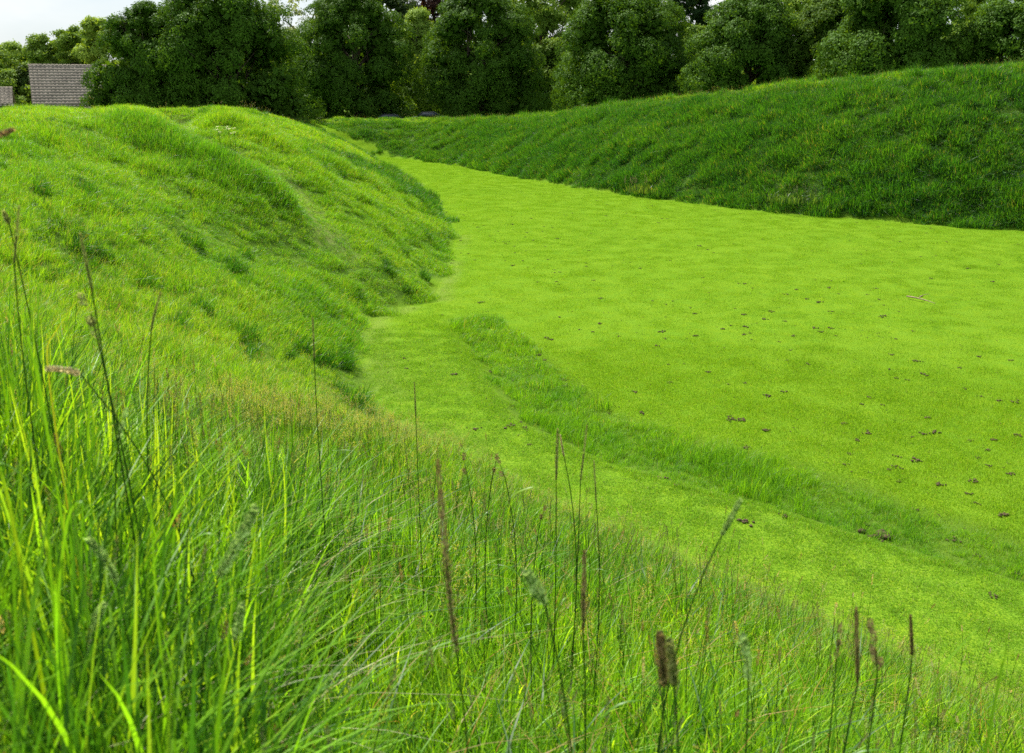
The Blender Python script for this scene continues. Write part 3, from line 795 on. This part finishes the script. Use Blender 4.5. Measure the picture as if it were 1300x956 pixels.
blade('thin bright blade leaning right in the lower right corner', [(1188, 855), (1225, 815), (1244, 795)], 1.5, .006, (.16, .33, .02))
blade('short upright bright blade at the right edge', [(1268, 870), (1276, 830), (1278, 795)], 1.5, .009, (.16, .33, .02))
blade('bent yellow green blade crossing above the middle stems', [(640, 632), (665, 622), (682, 617), (690, 640), (700, 660)], 2.4, .010, (.2, .34, .02))
blade('tall blurred blade in the middle, rising left of the plump head', [(652, 830), (648, 760), (644, 700), (642, 640)], 1.3, .008, (.12, .30, .02))
blade('straight dark green blade leaning right between long spike and left tangle', [(512, 860), (530, 800), (545, 762)], 1.6, .004, (.04, .10, .02))
blade('yellowed blade slanting right through the left tangle', [(55, 446), (75, 415), (98, 380)], 1.7, .006, (.28, .30, .04), (.30, .14, .04))

# brown twig at the left edge, white flowers, pale weeds on the far bank foot
a_, b_ = at(-12, 176, 1.7), at(15, 165, 1.72)
g0 = np.array([a_[0] - .25, a_[1] + .1, gz(a_[0] - .25, a_[1] + .1)])
st = bez(g0, np.array([g0[0], g0[1], a_[2] - .1]), a_, 10); st = np.concatenate([st, np.linspace(a_, b_, 4)[1:]]) - g0
o = empty('dry_stem', g0, label='dry brown stem end poking in at the left edge above the meadow', cat='stem')
part('stem', tube(st, np.linspace(.004, .0025, 13), 6, (.20, .13, .07)), M_seed, o, True)
part('husk', spikelets(st[-4:], .004, 120, .008, .0015, (.22, .15, .08), .4, colr2=(.3, .22, .13)), M_seed, o)

def flowers():
    h = hit(281, 201, height)
    o = empty('white_wildflower', h, label='small clump of white wildflowers in long grass on the left bank', cat='wildflower')
    sp, um = [], []
    for k in range(9):
        b = np.array([rng.uniform(-.7, .7), rng.uniform(-.4, .4), 0]); t = b + np.array([rng.normal(0, .05), rng.normal(0, .05), rng.uniform(.75, 1.05)])
        part('stem', tube(bez(b, (b + t) / 2 + (.03, 0, 0), t, 5), .004, 4, (.08, .16, .03)), M_seed, o)
        um = []
        for _ in range(9):
            c = t + np.array([*rng.normal(0, .035, 2), rng.normal(0, .012)])
            um.append(spikelets(np.array([c, c + (0, 0, .012)]), .012, 9, .009, .005, (.8, .8, .76), 1.5))
        part('flower', um, M_seed, o)['kind'] = 'stuff'
flowers()
def pale_weeds():
    for (u, v, lb) in [(826, 243, 'pale straw coloured weeds at the foot of the far bank'), (1010, 255, 'grey green dock plants on the foot of the right bank')]:
        h = hit(u, v, height)
        o = empty('tall_weeds', h, label=lb, cat='weeds')
        pal = [((.13, .17, .06), 2), ((.07, .14, .035), 3)] if v < 250 else [((.07, .14, .04), 2), ((.10, .17, .06), 1)]
        part('leaves', blades(420, 1.5, .3, .75, .03, 3, .5, pal), M_seed_leaf, o)
        hd = []
        for _ in range(26):
            b = np.array([rng.uniform(-1.7, 1.7), rng.uniform(-.8, .8), 0]); t = b + np.array([rng.normal(0, .08), 0, rng.uniform(.6, 1.0)])
            hd.append(tube(np.array([b, t]), .005, 3, (.2, .2, .09)))
            hd.append(spikelets(np.array([t - (0, 0, .25), t]), .03, 40, .03, .01, (.17, .17, .09) if v < 250 else (.09, .14, .06), .5, colr2=(.24, .23, .14) if v < 250 else (.13, .18, .09)))
        part('seed_head', hd, M_seed, o)
pale_weeds()

# ------------------------------------------------------------------ trees
def crown(rx, ry, h, z0, shape='dome', nl=125, leaf=.21, leaves=42000, pal=((.045, .10, .018), (.075, .15, .025)), lob=1.0, open_=0.0, seed=0):
    r = np.random.default_rng(seed)
    # lobes through the crown's outer shell
    C, Rr = [], []
    for k in range(nl):
        t = r.uniform(0, 1) ** .95
        if shape == 'dome': prof = (1 - t ** 2.5) ** .5 * (.88 + .12 * min(1, t / .15))
        elif shape == 'cone': prof = (1 - t) ** .75 * (.9 + .1 * min(1, t / .2)) + .05
        elif shape == 'tall': prof = math.sqrt(max(0, 1 - ((t - .5) / .52) ** 2)) * .95 + .05
        else: prof = math.sqrt(max(0, 1 - ((t - .45) / .58) ** 2))
        a = r.uniform(0, 2 * math.pi); q = prof * (.56 + .38 * r.uniform() ** .7) 
        wob = 1 + .13 * math.sin(a * 2 + seed) + .08 * math.sin(a * 5 + t * 6 + seed)
        C.append((rx * q * wob * math.cos(a), ry * q * wob * math.sin(a), z0 + h * (t * .93 + .02))); Rr.append(lob * r.uniform(.75, 1.5) * min(rx, h * .5) * .185)
    C = np.array(C); Rr = np.array(Rr)
    # sprays on each lobe, leaves in each spray
    ns = leaves // 9
    li = r.choice(nl, ns, p=Rr ** 2 / (Rr ** 2).sum())
    dn = r.normal(0, 1, (ns, 3)); dn /= np.linalg.norm(dn, axis=1)[:, None]
    outw = C[li] - np.array([0, 0, z0 + h * .42]); outw /= np.linalg.norm(outw, axis=1)[:, None]
    dn = dn + outw * .9; dn[:, 2] += .35; dn /= np.linalg.norm(dn, axis=1)[:, None]
    lump = 1 + .10 * r.normal(0, 1, ns)
    sp = C[li] + dn * (Rr[li] * lump)[:, None] * np.array([1, 1, .8])
    sp[:, 2] -= .12 * Rr[li] * (1 - dn[:, 2])
    # interior fill
    k = r.uniform(0, 1, ns) < (.14 * (1 - open_)); sp[k] = (sp[k] - [0, 0, z0 + h * .4]) * r.uniform(.45, .9, (k.sum(), 1)) + [0, 0, z0 + h * .4]
    m = 9
    P = np.repeat(sp, m, 0); N = np.repeat(dn, m, 0); n = len(P)
    ang = np.tile(np.arange(m) * 2 * np.pi / 7, ns) + np.repeat(r.uniform(0, 6.28, ns), m)
    t1 = np.cross(N, [0, 0, 1.0]) + 1e-3; t1 /= np.linalg.norm(t1, axis=1)[:, None]; t2 = np.cross(N, t1)
    dirv = t1 * np.cos(ang)[:, None] + t2 * np.sin(ang)[:, None] + N * .15 + r.normal(0, .25, (n, 3)); dirv[:, 2] -= .3
    dirv /= np.linalg.norm(dirv, axis=1)[:, None]
    L = leaf * r.uniform(.7, 1.35, (n, 1)); P = P + r.normal(0, leaf * .6, (n, 3))
    sd = np.cross(dirv, N + r.normal(0, .4, (n, 3))); sd /= np.linalg.norm(sd, axis=1)[:, None]
    W = L * .30
    V = np.stack([P, P + dirv * L * .6 - sd * W, P + dirv * L - [0, 0, .06 * leaf], P + dirv * L * .6 + sd * W], 1).reshape(-1, 3)
    Q_ = np.arange(n * 4).reshape(-1, 4)
    c1, c2 = np.array(pal[0]), np.array(pal[1]); q = r.uniform(0, 1, (n, 1)) * .6 + np.repeat(np.repeat(r.uniform(0, .4, (ns, 1)), m, 0), 1, 0)
    Cc = np.repeat(c1 * (1 - q) + c2 * q, 4, 0)
    if open_ < .5:      # leafy boughs inside the lobes
        nb = leaves // 7; bi = r.integers(0, nl, nb); v = r.normal(0, 1, (nb, 3)); v /= np.linalg.norm(v, axis=1)[:, None]
        B = C[bi] * np.stack([q_ := r.uniform(.55, 1, nb), q_, np.ones(nb)], 1) + v * (Rr[bi] * r.uniform(.0, .68, nb))[:, None]
        ax1 = r.normal(0, 1, (nb, 3)); ax1 /= np.linalg.norm(ax1, axis=1)[:, None]; ax2 = np.cross(ax1, r.normal(0, 1, (nb, 3))); ax2 /= np.linalg.norm(ax2, axis=1)[:, None]
        S = leaf * r.uniform(1.2, 2.8, (nb, 1))
        Vb = np.stack([B - ax1 * S, B - ax2 * S * .6, B + ax1 * S, B + ax2 * S * .6], 1).reshape(-1, 3)
        Q_ = np.concatenate([Q_, np.arange(nb * 4).reshape(-1, 4) + len(V)]); V = np.concatenate([V, Vb])
        Cc = np.concatenate([Cc, np.tile((c1 + c2) / 2, (nb * 4, 1))])
    return V, Q_, Cc

def trunk_mesh(rx, h, z0, th, seed):
    r = np.random.default_rng(seed + 500)
    parts = [tube(bez((0, 0, -.3), (.1, 0, th * .5), (r.normal(0, .2), 0, th), 8), np.linspace(.45, .26, 8) * (h / 13), 9)]
    for k in range(9):
        a = k * 2.4 + r.uniform(-.3, .3); zs = th * r.uniform(.35, .98); L = rx * r.uniform(.3, .55)
        e = np.array([math.cos(a) * L, math.sin(a) * L, zs + h * r.uniform(.08, .28)])
        parts.append(tube(bez((0, 0, zs), (e[0] * .4, e[1] * .4, zs + (e[2] - zs) * .75), e, 8), np.linspace(.17, .04, 8) * (h / 13), 6))
        for _ in range(2):
            f = e + np.array([r.normal(0, 1), r.normal(0, 1), r.uniform(.2, 1.4)]) * L * .3
            parts.append(tube(np.array([e * .7, (e * .7 + f) / 2 + (0, 0, .1), f]), np.array([.06, .045, .02]), 5))
    return join(parts)

def tree(name, label, u, v_top, Y, wpx, gap=.8, shape='dome', cat='tree', group=None, seed=0, zg=None, **k):
    if shape == 'dome': gap = .25; wpx = wpx * 1.02
    x = (u - CX) / F * Y * 1.0
    d = ray(u, HZ); x = EYE[0] + d[0] * (Y / d[1])
    z = zg if zg is not None else gz(x, Y)
    ztop = at(u, v_top, Y)[2]; H = ztop - z
    rx = wpx / 2 * Y / F / math.cos(PITCH) * .98
    o = empty(name, (x, Y, z), label=label, cat=cat, group=group)
    cr = crown(rx, min(rx * 1.0, 6.5), H - gap, gap, shape, seed=seed, **k)
    part('crown', cr, M_leaf, o)
    part('trunk', trunk_mesh(rx, H, gap, H * .62, seed), M_bark, o, True)
    return o

CH = ((.035, .085, .012), (.10, .21, .026)); G1 = 'row of big dense trees behind the ring'
tree('chestnut_tree', 'big dark round-crowned tree beside the tiled roof, left half of the widest crown', 199, 6, 94, 128, seed=1, leaves=90000, pal=CH, group=G1)
tree('chestnut_tree', 'tallest dark tree on the left, right half of the widest crown', 290, -28, 93, 178, seed=2, leaves=90000, pal=CH, group=G1, nl=200)
tree('chestnut_tree', 'dark dome-shaped tree behind the left end of the bank gap, third from the left', 452, -10, 113, 158, seed=3, leaves=90000, pal=CH, group=G1)
tree('chestnut_tree', 'dome-shaped tree right of the bank gap with parked cars at its foot', 612, -10, 112, 158, seed=4, leaves=90000, pal=CH, group=G1)
tree('chestnut_tree', 'broad dark tree where the far bank starts to climb', 792, -22, 99, 182, seed=5, leaves=90000, pal=CH, group=G1, nl=200)
tree('chestnut_tree', 'round tree below the small patch of sky, lit on its upper left', 948, -6, 90, 150, seed=6, leaves=90000, pal=CH, group=G1)
tree('chestnut_tree', 'pale-topped tree squeezed between two darker ones above the right bank', 1052, -14, 88, 120, seed=7, leaves=42000, pal=((.05, .11, .016), (.10, .18, .025)), group=G1)
tree('chestnut_tree', 'wide very dark tree above the right bank', 1138, -40, 79, 170, seed=8, leaves=90000, pal=CH, group=G1)
tree('chestnut_tree', 'dark tree cut off by the right edge of the view', 1300, -30, 76, 160, seed=9, leaves=50000, pal=CH, group=G1)
LT = ((.17, .29, .05), (.28, .40, .08)); MG = ((.10, .19, .03), (.19, .30, .05)); G2 = 'trees further back behind the row'
tree('birch_tree', 'pale airy tree rising against the sky beside the tallest dark tree', 392, -34, 130, 90, shape='tall', seed=21, leaves=16000, leaf=.26, pal=((.17, .24, .07), (.26, .32, .10)), open_=1, group=G2)
tree('birch_tree', 'light green bushy tree low between the tallest dark tree and its right neighbour', 372, 38, 124, 75, seed=22, leaves=20000, leaf=.26, pal=((.13, .21, .05), (.2, .28, .07)), group=G2)
tree('beech_tree', 'dark green tree top showing above the gap between the crowns', 492, -40, 142, 120, seed=23, leaves=22000, leaf=.3, pal=((.03, .06, .02), (.05, .09, .03)), group=G2)
tree('copper_beech_tree', 'dark purple copper tree top behind the gap', 552, -46, 146, 110, seed=24, leaves=22000, leaf=.3, pal=((.030, .014, .016), (.05, .024, .024)), group=G2)
tree('maple_tree', 'bright mid green pointed tree filling the gap between two dark domes', 533, 14, 124, 92, shape='cone', seed=25, leaves=30000, leaf=.25, pal=LT, group=G2)
tree('maple_tree', 'tall grey green tree behind the right shoulder of the dome by the gap', 690, -30, 128, 115, shape='tall', seed=26, leaves=30000, leaf=.28, pal=MG, group=G2)
tree('maple_tree', 'lower green tree closing the gap below the grey green one', 700, 50, 120, 70, seed=27, leaves=20000, leaf=.25, pal=MG, group=G2)
tree('pine_tree', 'blackish green tree top left of the small patch of sky', 868, -30, 126, 70, shape='tall', seed=28, leaves=20000, leaf=.26, pal=((.02, .05, .02), (.035, .075, .025)), group=G2)
tree('maple_tree', 'light green tree top between the round tree and the pale-topped one', 1010, -30, 118, 110, seed=29, leaves=24000, leaf=.26, pal=LT, group=G2)
tree('maple_tree', 'light green tree seen through the gap left of the right edge tree', 1228, -30, 112, 90, seed=30, leaves=24000, leaf=.26, pal=MG, group=G2)
tree('maple_tree', 'low tree behind the gap between the wide dark tree and the right edge tree', 1215, 30, 100, 80, seed=31, leaves=18000, leaf=.25, pal=MG, group=G2)
tree('maple_tree', 'low green tree behind the foot of the round tree', 882, 35, 110, 70, seed=32, leaves=18000, leaf=.25, pal=MG, group=G2)
G3 = 'pale trees along the far left skyline'
for i, (u, vt, w, Y, lb, pl, sh) in enumerate([
    (-22, 46, 80, 128, 'grey green tree cut off by the left edge behind the roof', MG, 'ball'),
    (30, 56, 70, 134, 'low hazy tree behind the left end of the tiled roof', LT, 'ball'),
    (66, 44, 62, 126, 'bushy tree with a ragged top above the left part of the roof', MG, 'ball'),
    (100, 34, 52, 124, 'taller ragged tree right of centre behind the tiled roof', MG, 'tall'),
    (134, 22, 56, 120, 'pale pointed tree touching the big dark crown', LT, 'tall'),
    (8, 92, 66, 112, 'dark bush left of the tiled roof', MG, 'ball'),
    (34, 84, 40, 114, 'darker bush against the left end wall of the roofed house', ((.04, .085, .02), (.07, .12, .03)), 'ball')]):
    tree('ash_tree' if i < 5 else 'bush', lb, u, vt, Y, w, gap=.5, shape=sh, seed=40 + i, leaves=20000, leaf=.27, pal=pl, group=G3 if i < 5 else None, cat='tree' if i < 5 else 'bush', nl=90)
# far-off wood closing the horizon, one mass
def wood():
    parts = []; r = np.random.default_rng(99)
    for k in range(30):
        u = -260 + k * 62 + r.uniform(-15, 15); Y = 165 + r.uniform(-8, 20)
        x = (u - CX) / F * Y; cr = crown(r.uniform(5.5, 7.5), 5, r.uniform(9.5, 12.5) + (2.5 if 350 < u < 860 or u > 950 else 0), 0, 'dome', seed=200 + k, leaves=9000, leaf=.5, nl=60, pal=MG if k % 3 else CH)
        parts.append((cr[0] + np.array([x, Y, OUTER]), cr[1], cr[2]))
    V, Q_, C = join(parts)
    o = bpy.data.objects.new('distant_wood', mesh_from('distant_wood', V, Q_, C, [M_leaf])); col.objects.link(o)
    tag(o, 'distant belt of woodland closing the view behind the trees', 'wood', kind='stuff')
wood()

# ------------------------------------------------------------------ box helper
def box(x0, x1, y0, y1, z0, z1, c=(.5, .5, .5)):
    V = np.array([(x, y, z) for x in (x0, x1) for y in (y0, y1) for z in (z0, z1)], float)
    return V, np.array([(0, 1, 3, 2), (4, 6, 7, 5), (0, 4, 5, 1), (2, 3, 7, 6), (0, 2, 6, 4), (1, 5, 7, 3)]), np.tile(np.array(c, float), (8, 1))

# ------------------------------------------------------------------ houses behind the trees
M_tile = simple('roof_tile', (.33, .28, .22), .85, .22, 1.2, bump=0)
M_brick = simple('render_wall', (.42, .38, .32), .9, .15, 2)
M_dark = simple('dark_trim', (.03, .03, .03), .6, .2, 5)
M_glass = simple('window_glass', (.03, .04, .045), .08, .1, 2, spec=.6)
M_white = simple('white_frame', (.7, .7, .68), .5, .06, 4)

def roof_slope(W, run, rise, courses, sgn):
    """overlapping courses of curved tiles; sgn -1: slope facing the camera"""
    parts = []; cw = .42; nseg = int(W / cw * 6)
    xs = np.linspace(0, W, nseg + 1); wav = .10 * np.abs(np.sin(np.pi * xs / cw)) 
    for k in range(courses):
        t0, t1 = k / courses, (k + 1.12) / courses
        y0, z0 = sgn * run * (1 - t0), rise * t0
        y1, z1 = sgn * run * (1 - t1), rise * t1
        jit = rng.normal(0, .012, nseg + 1)
        row = []
        for (yy, zz, up) in ((y0, z0, -.06), (y0, z0, .10), (y1, z1, .01)):
            row.append(np.stack([xs, np.full_like(xs, yy), zz + up + wav + jit], 1))
        V = np.concatenate(row); n = nseg + 1; Qs = []
        i = np.arange(nseg)
        for a in range(2): Qs.append(np.stack([a * n + i, a * n + i + 1, (a + 1) * n + i + 1, (a + 1) * n + i], 1))
        parts.append((V, np.concatenate(Qs), np.zeros((len(V), 3))))
    return parts

def house(name, label, u0, u1, v_ridge, v_eave, Y, rz=0.0, run=4.2, courses=17):
    eL = at(u0, v_eave, Y); eR = at(u1, v_eave, Y); rdg = at(u0, v_ridge, Y + run)
    W = eR[0] - eL[0]; ze = eL[2]; rise = rdg[2] - ze
    g = OUTER
    o = empty(name, (eL[0] - run * math.sin(rz), Y + run * math.cos(rz), g), rz, label=label, cat='house')
    he = ze - g
    rf = part('roof', [(V + np.array([0, 0, he]), q, c) for V, q, c in roof_slope(W, run, rise, courses, -1) + roof_slope(W, run, rise, courses, 1)], M_tile, o)
    part('ridge_tiles', tube(np.array([(x, 0, he + rise + .03) for x in np.linspace(-.05, W + .05, 24)]), .12, 8), M_tile, rf, True)
    part('gutter', tube(np.array([(-.1, -run - .12, he - .1), (W + .1, -run - .12, he - .1)]), .07, 8), M_dark, rf, True)
    ov = .35
    part('wall', [box(.25, W - .25, -run + ov, run - ov, -.2, he - .02)], M_brick, o)
    for xx in (.25, W - .5):
        V = np.array([(xx, -run + .3, he - .02), (xx, run - .3, he - .02), (xx, 0, he + rise - .12), (xx, 0, he + rise - .12),
                      (xx + .25, -run + .3, he - .02), (xx + .25, run - .3, he - .02), (xx + .25, 0, he + rise - .12), (xx + .25, 0, he + rise - .12)])
        V[3] += (0, .01, 0); V[7] += (0, .01, 0)
        part('gable', [(V, np.array([(0, 2, 3, 1), (4, 5, 7, 6), (0, 4, 6, 2), (1, 3, 7, 5), (0, 1, 5, 4)]), np.zeros((8, 3)))], M_brick, o)
    for wx in (W * .2, W * .6):
        if he > 1.6:
            f = part('window', [box(wx, wx + 1.3, -run + ov - .03, -run + ov + .02, he - 1.5, he - .45)], M_white, o)
            part('pane', [box(wx + .08, wx + 1.22, -run + ov - .045, -run + ov - .034, he - 1.42, he - .53)], M_glass, f)
    return o
house('house', 'low house with a weathered brown pantiled roof seen over the left bank', 41, 150, 83, 134, 100, rz=R(26), run=5.6, courses=14)
house('house', 'sliver of a grey roof at the left edge, left of the tiled house', -95, 3, 112, 134, 92, rz=R(26), run=3.0, courses=11)

# ------------------------------------------------------------------ parked cars glimpsed under the trees
def car(label, u, Y, rz, paint, nm):
    x = at(u, 155, Y)[0]; z = gz(x, Y)
    o = empty('parked_car', (x, Y, z), rz, label=label, cat='car', group='cars parked under the trees')
    mp = simple(nm, paint, .25, .04, 2, spec=.6)
    prof = [(-2.1, .35), (-2.15, .75), (-1.95, .92), (-1.35, .98), (-.75, 1.42), (.55, 1.46), (1.35, 1.02), (1.95, .95), (2.12, .8), (2.1, .35)]
    def loft(pr, hw, cinch):
        V = []; n = len(pr)
        for s in (-1, 1):
            for (a, b) in pr: V.append((a, s * (hw - (cinch if b > 1.1 else 0)), b))
        Qs = [(k, k + 1, n + k + 1, n + k) for k in range(n - 1)] + [(n - 1, 0, n, 2 * n - 1)]
        for s in (0, n):
            Qs += [(s, s + 1, s + n - 2, s + n - 1), (s + 1, s + 2, s + n - 3, s + n - 2), (s + 2, s + 3, s + n - 4, s + n - 3), (s + 3, s + 4, s + 5, s + 6)]
        return np.array(V, float), np.array(Qs), np.zeros((2 * n, 3))
    part('body', [loft(prof, .88, .14)], mp, o)
    for s in (-1, 1):
        V = np.array([(-1.15, s * .85, 1.02), (1.15, s * .85, 1.04), (.5, s * .765, 1.38), (-.7, s * .765, 1.36)]); 
        W2 = V + np.array([0, s * .02, 0]); VV_ = np.concatenate([V, W2])
        part('side_window', [(VV_, np.array([(0, 1, 2, 3), (4, 5, 6, 7), (0, 1, 5, 4), (1, 2, 6, 5), (2, 3, 7, 6), (3, 0, 4, 7)]), np.zeros((8, 3)))], M_glass, o)
    for (wx, e, nm2) in ((1.36, .57, 'windscreen'), (-1.32, -.77, 'rear_window')):
        V = np.array([(wx, -.72, 1.03), (wx, .72, 1.03), (e, .66, 1.44), (e, -.66, 1.44)]); off = np.array([.03 if wx > 0 else -.03, 0, .02])
        VV_ = np.concatenate([V, V + off])
        part(nm2, [(VV_, np.array([(0, 1, 2, 3), (4, 5, 6, 7), (0, 1, 5, 4), (1, 2, 6, 5), (2, 3, 7, 6), (3, 0, 4, 7)]), np.zeros((8, 3)))], M_glass, o)
    for wx in (-1.3, 1.3):
        for s in (-1, 1):
            wv = tube(np.array([(wx, s * .72, .32), (wx, s * .90, .32)]), .32, 18)
            w_ = part('wheel', [wv, tube(np.array([(wx, s * .90, .32), (wx, s * .901, .32)]), np.array([.32, .02]), 18)], M_dark, o)
            part('rim', [tube(np.array([(wx, s * .905, .32), (wx, s * .915, .32)]), np.array([.2, .19]), 14), tube(np.array([(wx, s * .915, .32), (wx, s * .916, .32)]), np.array([.19, .01]), 14)], M_white, w_)
    for s in (-.6, .6): part('headlight', [box(2.08, 2.15, s - .15, s + .15, .68, .8)], M_white, o)
    return o
car('dark blue car parked in the gap between the two dome-shaped trees', 545, 102, R(4), (.012, .018, .045), 'dark_blue_paint')
car('low dark grey car left of the dark blue one, almost hidden by the bank', 496, 104, R(-3), (.10, .11, .125), 'grey_paint')

# ------------------------------------------------------------------ light
sv = np.array([-.26, .50, .83]); sv /= np.linalg.norm(sv)
el = math.asin(sv[2]); az = math.atan2(sv[0], sv[1])
L = bpy.data.lights.new('Sun', 'SUN'); L.energy = 5.0; L.angle = R(.55); L.color = (1, .955, .87)
lo = bpy.data.objects.new('Sun', L); col.objects.link(lo)
from mathutils import Vector
lo.rotation_euler = Vector(sv).to_track_quat('Z', 'Y').to_euler()
w = bpy.data.worlds.new('World'); sc.world = w; w.use_nodes = True
nt = w.node_tree; nt.nodes.clear()
out = nt.nodes.new('ShaderNodeOutputWorld'); bg = nt.nodes.new('ShaderNodeBackground')
sky = nt.nodes.new('ShaderNodeTexSky'); sky.sky_type = 'NISHITA'; sky.sun_disc = False
sky.sun_elevation = el; sky.sun_rotation = az; sky.air_density = 1.0; sky.dust_density = 1.5
tc = nt.nodes.new('ShaderNodeTexCoord'); mp = nt.nodes.new('ShaderNodeMapping'); mp.inputs['Scale'].default_value = (1, 1, 2.6)
mp.inputs['Location'].default_value = (.35, .1, .0)
nt.links.new(tc.outputs['Generated'], mp.inputs['Vector'])
cf = noise(nt, mp.outputs[0], 2.2, 7, .55)
cm = ramp(nt, cf, [(.40, (0, 0, 0)), (.56, (1, 1, 1))])
sx = nt.nodes.new('ShaderNodeSeparateXYZ'); nt.links.new(tc.outputs['Generated'], sx.inputs[0])
low = ramp(nt, sx.outputs[2], [(.22, (1, 1, 1)), (.6, (.12, .12, .12))])
cm = mixc(nt, 1.0, cm, low, 'MULTIPLY')
c = mixc(nt, cm, mixc(nt, mixc(nt, 1.0, low, (.6, .6, .6), 'MULTIPLY'), sky.outputs[0], (7.9, 9.0, 9.8)), (9.3, 9.5, 9.5))
nt.links.new(c, bg.inputs[0]); bg.inputs[1].default_value = .060
nt.links.new(bg.outputs[0], out.inputs[0])

# ------------------------------------------------------------------ camera
cam = bpy.data.cameras.new('Camera'); co = bpy.data.objects.new('Camera', cam); col.objects.link(co)
co.location = EYE; co.rotation_euler = (R(90) - PITCH, 0, 0)
cam.sensor_width = 36; cam.sensor_fit = 'HORIZONTAL'; cam.lens = 36 * F / 1300
cam.shift_y = -(478 - CY) / 1300; cam.clip_start = .05; cam.clip_end = 4000
cam.dof.use_dof = True; cam.dof.focus_distance = 10.0; cam.dof.aperture_fstop = 5.0
sc.camera = co
sc.view_settings.view_transform = 'Standard'; sc.view_settings.look = 'None'; sc.view_settings.gamma = 1; sc.view_settings.exposure = .90
sc.cycles.max_bounces = 4; sc.cycles.diffuse_bounces = 3; sc.cycles.transmission_bounces = 3; sc.cycles.transparent_max_bounces = 4
sc.cycles.use_denoising = False; sc.cycles.sample_clamp_indirect = 6
sc.cycles.use_adaptive_sampling = True; sc.cycles.adaptive_threshold = .012; sc.cycles.adaptive_min_samples = 16
sc.cycles.caustics_reflective = False; sc.cycles.caustics_refractive = False
